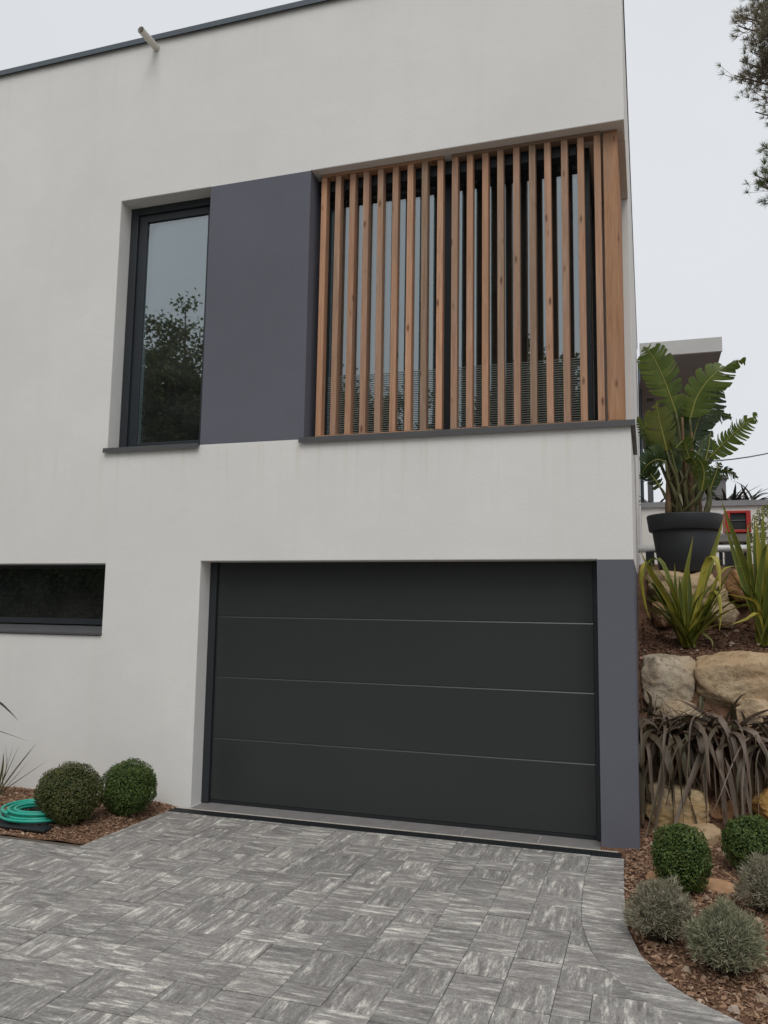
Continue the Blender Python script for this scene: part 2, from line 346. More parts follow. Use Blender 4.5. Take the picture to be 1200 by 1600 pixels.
# left planting bed
lb = MB(); n = 40
for j in range(15):
    for i in range(n):
        x = -8.5 + (8.5 - 3.862) * i / (n - 1); y = -1.215 + 1.215 * j / 14
        e = min(1, (x + 3.87 < -.03) * 1.0, (y + 1.215) / .12 if j else 0)
        lb.v.append((x, y, -.012 + .035 * min(1, max(0, (-3.88 - x) / .15)) * min(1, max(0, (y + 1.2) / .15)) + noise.noise(Vector((x * 4, y * 4, 0))) * .012))
for j in range(14):
    for i in range(n - 1):
        lb.f.append((j * n + i, j * n + i + 1, (j + 1) * n + i + 1, (j + 1) * n + i)); lb.m.append(0)
lb.build('planting_bed', M['soil'], smooth=True)['kind'] = 'structure'
def lb_z(x, y): return -.012 + .035 * min(1, max(0, (-3.88 - x) / .15)) * min(1, max(0, (y + 1.2) / .15)) + noise.noise(Vector((x * 4, y * 4, 0))) * .012

# bark chips, one loose mass per bed
def chip(mb, c, L, W, T, rz, tx, ty):
    m = Matrix.Rotation(rz, 3, 'Z') @ Matrix.Rotation(tx, 3, 'X') @ Matrix.Rotation(ty, 3, 'Y')
    pts = [(-L, -W * random.uniform(.4, 1), 0), (L * random.uniform(.5, 1), -W, 0), (L, W * random.uniform(.3, 1), 0), (-L * random.uniform(.4, 1), W, 0)]
    mb.add([Vector(c) + m @ Vector(p) for p in pts] + [Vector(c) + m @ Vector((p[0] * .8, p[1] * .8, T)) for p in pts],
           [(4, 5, 6, 7), (0, 1, 5, 4), (1, 2, 6, 5), (2, 3, 7, 6), (3, 0, 4, 7)])
def scatter(name, mat, nchips, xr, yr, zf, ok, label, big=1.0):
    mb = MB(); k = 0
    while k < nchips:
        x = random.uniform(*xr); y = random.uniform(*yr)
        if not ok(x, y): continue
        L = random.choice((.006, .009, .013, .02)) * random.uniform(.6, 1.2) * big
        chip(mb, (x, y, zf(x, y) + random.uniform(0, .010)), L, L * random.uniform(.25, .6), random.uniform(.002, .006), random.uniform(0, 6.3), random.gauss(0, .35), random.gauss(0, .35)); k += 1
    o = mb.build(name, mat, kind='stuff'); o['label'] = label; o['category'] = 'mulch'; return o
scatter('bark_mulch', M['chips'], 24000, (-.1, 2.7), (-2.9, .45), bank_z, lambda x, y: x > xo(y) + .006 and (y < 0 or x > .01) and y > -2.9 + .02 * x, 'reddish bark mulch covering the bed beside the curved paving edge')
scatter('bark_mulch', M['chips'], 8500, (-6.2, -3.86), (-1.21, -.02), lb_z, lambda x, y: True, 'reddish bark mulch under the two clipped shrubs by the white wall')
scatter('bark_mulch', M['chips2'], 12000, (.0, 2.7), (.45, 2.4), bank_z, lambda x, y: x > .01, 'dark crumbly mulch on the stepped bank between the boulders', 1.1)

# ------------------------------------------------------------------ driveway
drive = MB(); drive.add([(-9, -9, -.02), (6, -9, -.02), (6, -3.05, -.02), (-.3, -3.05, -.02), (-.3, -.18, -.02), (-3.87, -.18, -.02), (-3.87, -1.22, -.02), (-9, -1.22, -.02)], [(0, 3, 4, 5, 6, 7), (0, 1, 2, 3)])
drive.add([(a, b, -.0195) for a, b in INNER] + [(a, b, -.0195) for a, b in OUTER], [(i, len(INNER) + i, len(INNER) + i + 1, i + 1) for i in range(len(INNER) - 1)])
driveway = drive.build('driveway', M['sand']); driveway['kind'] = 'structure'
GAP = .0015
def prism(mb, poly, z0=-.03, z1=0, inset=.0022):
    n = len(poly); c = Vector((sum(p[0] for p in poly) / n, sum(p[1] for p in poly) / n))
    ins = []
    for p in poly:
        d = c - Vector(p); ins.append(Vector(p) + d * min(.3, inset / max(d.length, .01)))
    vs = [(p[0], p[1], z0) for p in poly] + [(p[0], p[1], z1 - inset * .8) for p in poly] + [(p[0], p[1], z1) for p in ins]
    fs = [(i, (i + 1) % n, n + (i + 1) % n, n + i) for i in range(n)] + [(n + i, n + (i + 1) % n, 2 * n + (i + 1) % n, 2 * n + i) for i in range(n)] + [tuple(2 * n + i for i in range(n))]
    mb.add(vs, fs)
cells = []
X0, Y0, SX, SY = -1.317, -2.94, .485, .54
def supercell(x, y):
    t = random.random(); a, b = SX / 2, SY / 2; out = []
    if t < .30:
        out = [(0, 0, a, b), (a, 0, a, b), (0, b, a, b), (a, b, a, b)]
    elif t < .62:
        for cx in (0, a):
            q = random.choice((.18, .27, .36)); out += [(cx, 0, a, q), (cx, q, a, SY - q)]
    elif t < .86:
        for cy in (0, b):
            q = random.choice((.1625, .2425, .2425, .3225)); out += [(0, cy, q, b), (q, cy, SX - q, b)]
    else:
        out = [(0, 0, a, .18), (0, .18, a, .18), (0, .36, a, .18), (a, 0, a, b), (a, b, a, b)]
    return [(x + p, y + q, u, v) for p, q, u, v in out]
for i in range(-16, 12):
    for j in range(-9, 6): cells += supercell(X0 + i * SX, Y0 + j * SY)
paves = []
YT = -.186
for (x, y, u, v) in cells:
    x0, x1, y0, y1 = x + GAP * .8, x + u - GAP * .8, y + GAP * 2.1, y + v - GAP * 2.1
    y1 = min(y1, YT - GAP)
    if y1 - y0 < .02: continue
    if y1 > -1.22 and x1 < -3.87: continue
    if y0 < -1.22 < y1 and x0 < -3.87: 
        if (x0 + x1) / 2 < -3.87: y1 = -1.22
    if y0 >= -1.23 and x0 < -3.87: x0 = -3.868
    if y0 < -1.22 < y1 and x0 < -3.868: x0 = -3.868
    if x1 - x0 < .02 or y1 - y0 < .02: continue
    ysm = sorted({y0, y1} | {y0 + (y1 - y0) * k / 24 for k in range(1, 24)})
    if any(0 < xi(q) - x1 < .04 for q in ysm): x1 += .045      # no sliver between field and border
    lim = [min(x1, xi(q) - .002) for q in ysm]
    if max(lim) <= x0 + .046: continue
    if min(lim) >= x1 - 1e-6 and x1 < x + u: poly = [(x0, y0), (x1, y0), (x1, y1), (x0, y1)]
    else:
        pts = [(max(l, x0), q) for l, q in zip(lim, ysm) if l > x0 + .001]
        if len(pts) < 2: continue
        poly = [(x0, pts[0][1])] + pts + [(x0, pts[-1][1])]
    paves.append((poly, len(poly) == 4))
def in_view(p):
    d = Vector((p[0], p[1], 0)) - CAM; wz = d.dot(FW)
    if wz < .3: return None
    return 600 + F_PX * d.dot(RT) / wz, 800 - F_PX * d.dot(UP) / wz, wz
near, far = [], []
for poly, rect in paves:
    q = [in_view(p) for p in poly]
    vis = any(a and -5 < a[0] < 1205 and a[1] < 1605 for a in q)
    (near if vis else far).append((poly, rect))
cache = {}
def put_paver(poly, rect, along=None):
    xs_, ys_ = [p[0] for p in poly], [p[1] for p in poly]
    cx, cy = (min(xs_) + max(xs_)) / 2, (min(ys_) + max(ys_)) / 2
    chk = (math.floor((cx - X0) / (SX / 2)) + math.floor((cy - Y0) / (SY / 2))) % 2
    rot = along if along is not None else (0 if random.random() < (.86 if chk else .26) else math.pi / 2)
    cs, sn = math.cos(-rot), math.sin(-rot)
    loc = [((p[0] - cx) * cs - (p[1] - cy) * sn, (p[0] - cx) * sn + (p[1] - cy) * cs) for p in poly]
    key = tuple((round(a, 4), round(b, 4)) for a, b in loc) if rect else None
    me = cache.get(key) if key else None
    if me is None:
        mb = MB(); prism(mb, loc); me = mb.mesh('paver', M['paver'])
        if key: cache[key] = me
    o = link('paver', me, driveway); o.location = (cx, cy, random.uniform(-.0022, .0012))
    o.rotation_euler = (random.gauss(0, .0035), random.gauss(0, .0035), rot)
    return o
for poly, rect in near: put_paver(poly, rect)
rest = MB()
for poly, rect in far: prism(rest, poly)
rest.build('paver_field', M['paver'], driveway, kind='stuff')
# border course following the curve
def arc(pts, n):
    L = [0]
    for a, b in zip(pts, pts[1:]): L.append(L[-1] + math.dist(a, b))
    def f(t):
        d = t * L[-1]
        for k in range(len(pts) - 1):
            if d <= L[k + 1]: s = (d - L[k]) / (L[k + 1] - L[k]); return (pts[k][0] + (pts[k + 1][0] - pts[k][0]) * s, pts[k][1] + (pts[k + 1][1] - pts[k][1]) * s)
        return pts[-1]
    return f
segs = []
for k in range(len(OUTER) - 1):
    for s in (0, .25, .5, .75): segs.append((tuple(OUTER[k][q] + (OUTER[k + 1][q] - OUTER[k][q]) * s for q in (0, 1)), tuple(INNER[k][q] + (INNER[k + 1][q] - INNER[k][q]) * s for q in (0, 1))))
acc = [0]
for a, b in zip(segs, segs[1:]): acc.append(acc[-1] + .5 * (math.dist(a[0], b[0]) + math.dist(a[1], b[1])))
def bs(d):
    for k in range(len(segs) - 1):
        if d <= acc[k + 1] or k == len(segs) - 2:
            s = min(1, (d - acc[k]) / max(1e-6, acc[k + 1] - acc[k])); return [tuple(segs[k][e][q] + (segs[k + 1][e][q] - segs[k][e][q]) * s for q in (0, 1)) for e in (0, 1)]
d = 0.004
while d < acc[-1] - .3:
    step = random.choice((.13, .16, .19, .22, .25)); a0, a1 = d + GAP * 2, d + step - GAP * 2
    ks = [a0 + (a1 - a0) * q / 4 for q in range(5)]
    outr = [bs(q)[0] for q in ks]; inn = [bs(q)[1] for q in ks]
    poly = inn + outr[::-1]
    poly = [(a * .9985 + b * .0015, c * .9985 + e * .0015) for (a, c), (b, e) in zip(poly, [poly[0]] * len(poly))]
    area = sum(poly[i][0] * poly[(i + 1) % len(poly)][1] - poly[(i + 1) % len(poly)][0] * poly[i][1] for i in range(len(poly)))
    if area < 0: poly = poly[::-1]
    mo, mi_ = bs((a0 + a1) / 2); o = put_paver(poly, False, math.atan2(mo[1] - mi_[1], mo[0] - mi_[0])); o.name = 'border_paver'
    d += step

# ------------------------------------------------------------------ house
house = thing('house', 'white rendered two-storey house with dark garage door and wooden slat screen', 'house')
ZB, ZS, ZT, ZR = -.35, 3.223, 5.741, 7.416
XS = [-12, -7.6, -4.81, -4.759, -3.801, -3.743, -2.764, -.272, 0]
ZSs = [ZB, 0, 1.459, 2.131, 2.15, ZS, ZT, ZR]
def cls(xc, zc):
    if -4.81 < xc < -3.801 and ZS < zc < ZT: return None
    if -2.764 < xc < 0 and ZS < zc < ZT: return None
    if -3.743 < xc < -.272 and zc < 2.15 and zc > 0: return None
    if -7.6 < xc < -4.759 and 1.459 < zc < 2.131: return None
    if -3.801 < xc < -2.764 and ZS < zc < ZT: return 'violet'
    if xc > -.272 and zc < 2.15: return 'pillar'
    return 'white'
def cellwall(which, us, vs, T, plane):
    """wall from a grid of cells (shared vertices): outer face, inner face and reveals"""
    vid, mb = {}, MB()
    def V(u, v, d):
        k = (round(u, 4), round(v, 4), d)
        if k not in vid:
            vid[k] = len(mb.v); mb.v.append(plane(u, v, d))
        return vid[k]
    def c(i, j):
        if 0 <= i < len(us) - 1 and 0 <= j < len(vs) - 1: return cls_f((us[i] + us[i + 1]) / 2, (vs[j] + vs[j + 1]) / 2)
        return None
    cls_f = which[1]
    for i in range(len(us) - 1):
        for j in range(len(vs) - 1):
            if c(i, j) != which[0]: continue
            u0, u1, v0, v1 = us[i], us[i + 1], vs[j], vs[j + 1]
            mb.f.append((V(u0, v0, 0), V(u1, v0, 0), V(u1, v1, 0), V(u0, v1, 0))); mb.f.append((V(u0, v0, T), V(u0, v1, T), V(u1, v1, T), V(u1, v0, T)))
            if c(i - 1, j) is None: mb.f.append((V(u0, v0, T), V(u0, v0, 0), V(u0, v1, 0), V(u0, v1, T)))
            if c(i + 1, j) is None: mb.f.append((V(u1, v0, 0), V(u1, v0, T), V(u1, v1, T), V(u1, v1, 0)))
            if c(i, j - 1) is None: mb.f.append((V(u0, v0, T), V(u1, v0, T), V(u1, v0, 0), V(u0, v0, 0)))
            if c(i, j + 1) is None: mb.f.append((V(u0, v1, 0), V(u1, v1, 0), V(u1, v1, T), V(u0, v1, T)))
    mb.m = [0] * len(mb.f); return mb
TH = .3
front = lambda u, v, dd: (u, dd, v)
cellwall(('white', cls), XS, ZSs, TH, front).build('wall', M['white'], house, bevel=.007)
o = cellwall(('violet', cls), XS, ZSs, TH, front).build('painted_panel', M['violet'], house); o['label'] = 'violet grey painted wall panel between the two upper windows'
o = cellwall(('pillar', cls), XS, ZSs, TH, front).build('painted_pillar', M['violet'], house); o['label'] = 'violet grey painted pillar right of the garage door'
# right-hand side wall, open at the corner window
DEPTH = 11
NB = 1.34
YS = [TH, NB, DEPTH]
cls_s = lambda yc, zc: None if (yc < NB and ZS < zc < ZT) else ('violet' if zc < 2.15 else 'white')
side = lambda u, v, dd: (-dd, u, v)
cellwall(('white', cls_s), YS, [ZB, 2.15, ZS, ZT, ZR], TH, side).build('wall', M['white'], house)
cellwall(('violet', cls_s), YS, [ZB, 2.15, ZS, ZT, ZR], TH, side).build('painted_base', M['violet'], house)
mb = MB(); mb.box(-12, -.3, DEPTH, DEPTH + .3, ZB, ZR - .002); mb.box(-12.3, -12, .0, DEPTH, ZB, ZR - .002); mb.build('wall', M['white'], house)
mb = MB(); mb.box(-12, -.3, .3, DEPTH, 7.0, 7.3); mb.build('roof', M['grey'], house)
# coping
mb = MB(); mb.box(-12.34, .010, -.035, .33, ZR + .001, ZR + .034); mb.box(-.33, .010, .33, DEPTH + .33, ZR + .001, ZR + .034)
mb.box(-12.34, .0105, -.036, -.030, ZR - .022, ZR + .0005); mb.box(.002, .008, -.029, DEPTH + .33, ZR - .022, ZR + .0005)
mb.build('coping', M['coping'], house)
# soffit and floor of the corner recess, rooms behind the glass
mb = MB(); mb.box(-2.764, -.30, .30, NB, ZT, ZT + .2); mb.box(-.30, -.30 + .298, .302, NB, ZT - .0015, ZT - .0010)
mb.build('soffit', M['white'], house)
def room(x0, x1, y0, y1, z0, z1):
    mb = MB(); vs = [(x0, y0, z0), (x1, y0, z0), (x1, y1, z0), (x0, y1, z0), (x0, y0, z1), (x1, y0, z1), (x1, y1, z1), (x0, y1, z1)]
    mb.add(vs, [(0, 1, 2, 3), (4, 7, 6, 5), (1, 5, 6, 2), (2, 6, 7, 3), (3, 7, 4, 0)]); return mb.build('room', M['room'], house)
room(-6.4, -2.95, .302, 5, ZS - .01, ZT + .01); room(-2.93, -.40, .5, 5.2, ZS - .02, ZT - .01); room(-7.8, -4.5, .31, 4, 1.0, 2.4)

# upper tall window
def frame(mb, x0, x1, z0, z1, y0, y1, wl, wr, wt, wb):
    mb.box(x0, x0 + wl, y0, y1, z0, z1); mb.box(x1 - wr, x1, y0, y1, z0, z1)
    mb.box(x0 + wl, x1 - wr, y0, y1, z1 - wt, z1); mb.box(x0 + wl, x1 - wr, y0, y1, z0, z0 + wb)
def pane(x0, x1, z0, z1, y, parent, mat='glass'):
    mb = MB(); mb.box(x0, x1, y, y + .024, z0, z1); return mb.build('pane', M[mat], parent)
win = empty('window'); win.parent = house
mb = MB(); frame(mb, -4.808, -3.79, ZS + .012, ZT - .002, .17, .262, .085, .085, .075, .05); mb.build('frame', M['anth'], win, bevel=.004)
mb = MB(); frame(mb, -4.722, -3.876, ZS + .064, ZT - .079, .195, .25, .095, .06, .075, .03); mb.build('sash', M['anth'], win, bevel=.004)
pane(-4.626, -3.937, ZS + .096, ZT - .156, .215, win)
mb = MB()
for k in range(22): mb.box(-4.62, -3.94, .2105, .2125, ZS + .11 + k * .0205, ZS + .1116 + k * .0205)
mb.build('guard_wires', M['wire'], win, kind='stuff')
mb = MB(); mb.box(-4.835, -3.806, -.035, .17, ZS - .014, ZS + .010); mb.box(-4.835, -3.806, -.0355, -.033, ZS - .034, ZS - .0145); mb.build('sill', M['sill'], win)

# corner window behind the slat screen
cw = empty('corner_window'); cw.parent = house
GY = .36
mb = MB(); frame(mb, -2.762, -.30, ZS + .012, ZT - .003, GY - .03, GY + .05, .07, .09, .13, .05)
mb.box(-1.58, -1.49, GY - .03, GY + .05, ZS + .063, ZT - .134)
mb.build('frame', M['anth'], cw, bevel=.003)
mb = MB(); mb.box(-.36, -.30, GY + .052, NB - .08, ZS + .012, ZS + .06); mb.box(-.36, -.30, GY + .052, NB - .08, ZT - .13, ZT - .003); mb.box(-.36, -.30, NB - .078, NB - .002, ZS + .012, ZT - .003); mb.build('side_frame', M['anth'], cw)
pane(-2.69, -1.582, ZS + .064, ZT - .135, GY, cw); pane(-1.488, -.392, ZS + .064, ZT - .135, GY, cw)
mb = MB(); mb.box(-.345, -.32, GY + .054, NB - .08, ZS + .062, ZT - .132); mb.build('pane', M['glass'], cw)
mb = MB()
for k in range(29): mb.box(-2.69, -1.585, GY - .012, GY - .008, ZS + .075 + k * .0205, ZS + .0790 + k * .0205)
for k in range(29): mb.box(-1.485, -.395, GY - .012, GY - .008, ZS + .075 + k * .0205, ZS + (.0785 if k < 29 else .0768) + k * .0205)
mb.build('guard_wires', M['wire2'], cw, kind='stuff')
mb = MB(); mb.box(-2.76, -.40, .20, GY - .032, ZT - .125, ZT - .004); mb.build('added_dark_box', M['anth'], cw)  # dark box added to blacken the lit gap above the glass
mb = MB(); mb.box(-2.80, .035, -.035, .31, ZS - .014, ZS + .010); mb.box(-.30, .035, .312, NB - .003, ZS - .014, ZS + .010)
mb.box(-2.80, .0352, -.0355, -.033, ZS - .036, ZS - .0145); mb.box(.0325, .035, -.032, NB - .003, ZS - .036, ZS - .0145); mb.build('sill', M['sill'], cw)
mb = MB(); mb.box(-.292, -.002, NB - .005, NB - .001, ZS + .011, ZT - .01); mb.build('recess_wall', M['white'], house)

# slat screens
SY0, SW, SD = .105, .054, .085
def slat_me(h, wdt=SW, dep=SD):
    mb = MB(); mb.box(-wdt / 2, wdt / 2, 0, dep, 0, h); return mb.mesh('slat', M['wood'])
zb0, zt0 = ZS + .05, ZT - .03
sl = slat_me(zt0 - zb0)
def screen(xs_, name_label):
    sc = empty('slat_screen'); sc.parent = house; sc['label'] = name_label
    for x in xs_:
        o = link('slat', sl, sc, bevel=.003); o.location = (x, SY0, zb0); o.rotation_euler = (random.gauss(0, .0008), random.gauss(0, .0010), random.gauss(0, .02))
    x0, x1 = xs_[0] - SW / 2, xs_[-1] + SW / 2
    for z0, z1 in ((ZS + .012, zb0 - .001), (zt0 + .001, ZT - .003)):
        mb = MB(); L = x1 - x0
        mb.box(-.022, .022, -.004, SD + .004, 0, L); o = mb.build('rail', M['wood'], sc)
        o.rotation_euler = (0, R(90), 0); o.location = (x0, SY0, (z0 + z1) / 2)
        o.scale = ((z1 - z0) / .044, 1, 1)
    return sc
S1 = [-2.674 + .1383 * k for k in range(9)]; S2 = [-1.437 + .1349 * k for k in range(10)]
screen(S1, 'left sliding screen of nine wooden slats'); screen(S2, 'right sliding screen of ten wooden slats')
sc = empty('slat_screen'); sc.parent = house; sc['label'] = 'side return of the wooden screen showing one wide board'
wb = MB(); wb.box(-.058, .058, 0, .046, 0, zt0 - zb0 + .012); wm = wb.mesh('slat', M['woodboard'])
for k in range(9):
    o = link('slat', wm, sc, bevel=.003); o.location = (-.117, SY0 + .012 + k * .137, zb0)
mb = MB(); mb.box(-.175, -.059, SY0 + .012, NB - .03, ZS + .012, zb0 - .001); mb.build('rail', M['woodboard'], sc)
mb = MB(); mb.box(-.175, -.059, SY0 + .012, NB - .03, zt0 + .0135, ZT - .003); mb.build('rail', M['woodboard'], sc)

# low strip window on the left
lw = empty('strip_window'); lw.parent = house
mb = MB(); frame(mb, -7.598, -4.761, 1.555, 2.129, .20, .27, .03, .03, .03, .055); mb.build('frame', M['anth'], lw)
pane(-7.567, -4.792, 1.611, 2.098, .225, lw, 'glass_low')
mb = MB(); mb.add([(-7.598, .26, 1.554), (-4.761, .26, 1.554), (-4.761, -.02, 1.482), (-7.598, -.02, 1.482), (-7.598, -.02, 1.464), (-4.761, -.02, 1.464), (-4.761, .26, 1.464), (-7.598, .26, 1.464)], [(0, 3, 2, 1), (3, 4, 5, 2), (4, 7, 6, 5), (1, 2, 5, 6), (0, 7, 4, 3)]); mb.build('sill', M['sill'], lw)

# garage door
gd = empty('garage_door'); gd.parent = house
DX0, DX1, DY = -3.742, -.273, .205
zj = [.035, .574, 1.116, 1.659, 2.149]
for k in range(4):
    z0, z1 = zj[k] + .0012, zj[k + 1] - .0012; x0, x1 = DX0 + .075, DX1 - .045
    mb = MB(); c = .006
    prof = [(0.03, z0), (.002, z0), (0, z0 + .002), (0, z1 - .009), (.0036, z1 - .001), (.0040, z1), (.03, z1)]
    vs = [(x, DY + a, z) for x in (x0, x1) for a, z in prof]; n = len(prof)
    mb.add(vs, [(i, n + i, n + i + 1, i + 1) for i in range(n - 1)] + [tuple(range(n)), tuple(reversed(range(n, 2 * n)))]); mb.build('door_panel', M['door'], gd)
for fa, fb_ in ((DX0, DX0 + .07), (DX1 - .04, DX1)):
    mb = MB(); mb.box(fa, fb_, DY - .03, DY + .03, .004, 2.148); mb.build('frame', M['anth'], gd, bevel=.004)
mb = MB(); mb.box(DX0, DX1, DY + .032, DY + .06, .004, 2.148); mb.build('backing', M['black'], gd)
mb = MB(); mb.box(DX0 + .072, DX1 - .042, DY + .002, DY + .03, .006, .034); mb.build('bottom_seal', M['black'], gd)
# threshold tiles, mortar lip and drain
th = empty('threshold'); th.parent = house
tx = DX0 + .004
while tx < DX1 - .01:
    x1 = min(tx + .60, DX1 - .004)
    mb = MB(); prism(mb, [(tx + .002, -.028), (x1 - .002, -.028), (x1 - .002, DY + .03), (tx + .002, DY + .03)], -.05, .004); mb.build('tile', M['tile'], th); tx = x1
mb = MB(); mb.box(-3.86, -.15, -.050, -.030, -.06, .0015); mb.build('mortar_lip', M['mortar'], th)
dr = thing('drain_channel', 'black slotted drain channel in front of the garage door', 'drain')
mb = MB(); mb.box(-3.90, -.125, -.183, -.178, -.06, -.001); mb.box(-3.90, -.125, -.058, -.052, -.06, -.001); mb.box(-3.90, -.125, -.1775, -.0585, -.06, -.03); mb.build('channel', M['black'], dr)
mb = MB(); x = -3.898
while x < -.13: mb.box(x, x + .008, -.177, -.059, -.012, -.003); x += .0165
for q in (-.1402, -.1002): mb.box(-3.898, -.127, q, q + .006, -.0115, -.0024)
mb.build('grating', M['black'], dr, kind='stuff')
# rain spout high on the facade
sp = MB(); a = Vector((-4.49, .12, 7.325)); b = Vector((-4.49, -.275, 7.325))
sp.tube([a, b], .035, 16, cap=False); sp.tube([b, a], .030, 16, cap=False)
N = len(sp.v); sp.f += [(16 + j, 16 + (j + 1) % 16, 32 + (16 - j - 1) % 16, 32 + (16 - j) % 16) for j in range(0)]; sp.m += []
sp.build('rain_spout', m_plain('spout_plastic', (.62, .59, .53), .5, .4), house, smooth=True)
# downpipe on the side wall
mb = MB(); mb.tube([(.045, 9.6, 2.4), (.045, 9.6, 6.6)], .034, 12); o = mb.build('downpipe', M['coping'], house, smooth=True)

# ------------------------------------------------------------------ boulders
def boulder(name, px0, py0, px1, py1, y, dep, mat, label, boxy=.55, seed=0, cat='boulder', sub=4):
    """rock that fills the pixel box (its left/top/right/bottom) at distance y"""
    a, b = at(px0, (py0 + py1) / 2, y), at(px1, (py0 + py1) / 2, y); t, u = at((px0 + px1) / 2, py0, y), at((px0 + px1) / 2, py1, y)
    c = Vector(((a.x + b.x) / 2, y + dep * .5, (t.z + u.z) / 2)); h = Vector(((b.x - a.x) / 2, dep / 2, (t.z - u.z) / 2))
    return rock(name, c, h, mat, label, boxy, seed, cat, sub)
def rock(name, c, h, mat, label, boxy=.55, seed=0, cat='boulder', sub=4):
    lo_ = .76 if boxy < .8 else .98
    import bmesh
    bm = bmesh.new(); bmesh.ops.create_icosphere(bm, subdivisions=sub + 1, radius=1); rnd = random.Random(seed)
    planes = [Vector((rnd.gauss(0, 1), rnd.gauss(0, 1), rnd.gauss(0, .8))).normalized() for _ in range(26)]; offs = [rnd.uniform(lo_, lo_ + .22) for _ in planes]
    sv_ = Vector((seed * 3.1, seed * 1.7, 0))
    for v in bm.verts:
        p = v.co.copy(); m_ = max(abs(p.x), abs(p.y), abs(p.z)); p = p.lerp(p / m_ * .95, boxy)
        for pl, of in zip(planes, offs):
            dd = p.dot(pl)
            if dd > of: p -= pl * (dd - of)
        q = p + sv_; nn = noise.noise(q * 1.4) * .10
        rid = abs(noise.noise(q * 3.2)) * .10 + abs(noise.noise(q * 7.5)) * .05 + noise.noise(q * 17) * .02
        p *= 1.03 + nn - rid; v.co = Vector((p.x * h.x * 1.10, p.y * h.y * 1.06, p.z * h.z * 1.10))
    me = bpy.data.meshes.new(name); bm.to_mesh(me); bm.free(); me.materials.append(mat)
    me.polygons.foreach_set('use_smooth', [True] * len(me.polygons))
    o = bpy.data.objects.new(name, me); COL.objects.link(o); o.location = c; return tag(o, label, cat, 'boulders holding the stepped bank')
boulder('boulder', 1010, 1236, 1108, 1300, .48, .40, M['rock_yellow'], 'long pale yellow layered boulder in the lowest row, beside the violet pillar', .88, 1)
boulder('boulder', 1172, 1243, 1262, 1296, .46, .40, M['rock_orange'], 'orange boulder in the lowest row, at the right edge behind the shrub', .7, 2)
boulder('boulder', 1104, 1258, 1176, 1312, .56, .36, M['rock_red'], 'brownish boulder in the lowest row, half hidden by hanging bronze leaves', .5, 3)
boulder('boulder', 1050, 1296, 1135, 1345, .22, .36, M['rock_tan'], 'low tan rock lying just behind the clipped green shrubs', .45, 4)
boulder('boulder', 1006, 1028, 1088, 1106, 1.16, .42, M['rock_grey'], 'squarish grey-tan boulder in the middle row, next to the house wall', .95, 5)
boulder('boulder', 1092, 1024, 1246, 1116, 1.14, .50, M['rock_tan'], 'largest tan boulder in the middle row, with a sloping top', .82, 6)
boulder('boulder', 1022, 1098, 1096, 1142, 1.02, .34, M['rock_grey'], 'small grey-brown stone tucked under the grey-tan boulder', .5, 7)
boulder('boulder', 1150, 1092, 1226, 1150, 1.02, .34, M['rock_tan'], 'small tan stone tucked under the largest tan boulder', .5, 8)
boulder('boulder', 1008, 1150, 1066, 1200, .86, .3, M['rock_grey'], 'grey-brown stone in the shade below the middle row, next to the pillar', .4, 9)
boulder('boulder', 1016, 892, 1136, 956, 2.10, .95, M['rock_tan'], 'flat-topped stone slab under the large dark pot', .9, 10)
boulder('boulder', 1134, 892, 1180, 938, 2.14, .42, M['rock_red'], 'rounded orange-brown stone right of the slab under the pot', .6, 11)
boulder('boulder', 1020, 936, 1064, 984, 2.02, .3, M['rock_red'], 'small brown stone half buried behind the green flax, near the house', .5, 12)
boulder('boulder', 1112, 940, 1158, 982, 2.0, .32, M['rock_tan'], 'tan stone half buried between the two green flax plants', .6, 13)
boulder('boulder', 1176, 896, 1262, 972, 2.1, .5, M['rock_tan'], 'tan boulder behind the tall flax at the right edge', .6, 14)
rock('boulder', Vector((1.55, 1.5, 1.2)), Vector((.26, .3, .24)), M['rock_grey'], 'grey boulder of the middle row beyond the right edge', .6, 15)
for k_, (x_, y_, z_, a_, b_, c_, m_, l_) in enumerate([(2.15, 1.5, 1.18, .30, .3, .26, 'rock_tan', 'broad tan boulder of the middle row, farther along the bank beyond the right edge'), (1.45, .62, .16, .24, .24, .18, 'rock_yellow', 'yellowish boulder of the lowest row beyond the right edge'),
        (2.0, .65, .18, .30, .24, .20, 'rock_tan', 'tan boulder of the lowest row, farthest along the bank beyond the right edge'), (1.95, 2.4, 1.86, .32, .3, .24, 'rock_red', 'brownish boulder of the top row beyond the right edge')]):
    rock('boulder', Vector((x_, y_, z_)), Vector((a_, b_, c_)), M[m_], l_, .6, 30 + k_, sub=3)
c = gp(1024, 1372, .01)
rock('stone_slab', Vector((c.x + .03, c.y, .012)), Vector((.085, .10, .028)), M['slab_ter'], 'flat terracotta-coloured slab left of the near clipped shrub', .97, 20, 'stone', 3)
c = gp(1120, 1384, .01)
rock('stone_slab', Vector((c.x, c.y, .0)), Vector((.13, .15, .03)), M['slab_ter'], 'flat sandy stone sunk in the mulch right of the near clipped shrub', .6, 21, 'stone', 3)
pb = MB()
def pebble(mb, c, r):
    vs = []; 
    for k in range(6):
        th_ = k * math.pi / 3; vs.append((c[0] + r * math.cos(th_) * random.uniform(.7, 1.1), c[1] + r * math.sin(th_) * random.uniform(.6, 1), c[2]))
    vs += [(c[0] * .45 + v[0] * .55, c[1] * .45 + v[1] * .55, c[2] + r * .7) for v in vs[:6]]
    mb.add(vs, [(i, (i + 1) % 6, 6 + (i + 1) % 6, 6 + i) for i in range(6)] + [tuple(range(6, 12))])
k = 0
while k < 150:
    x, y = random.uniform(-.1, 1.4), random.uniform(-2.85, .2)
    if x > xo(y) + .03 and (y < -.05 or x > .03): pebble(pb, (x, y, bank_z(x, y) + .004), random.choice((.008, .010, .012, .016, .026))); k += 1
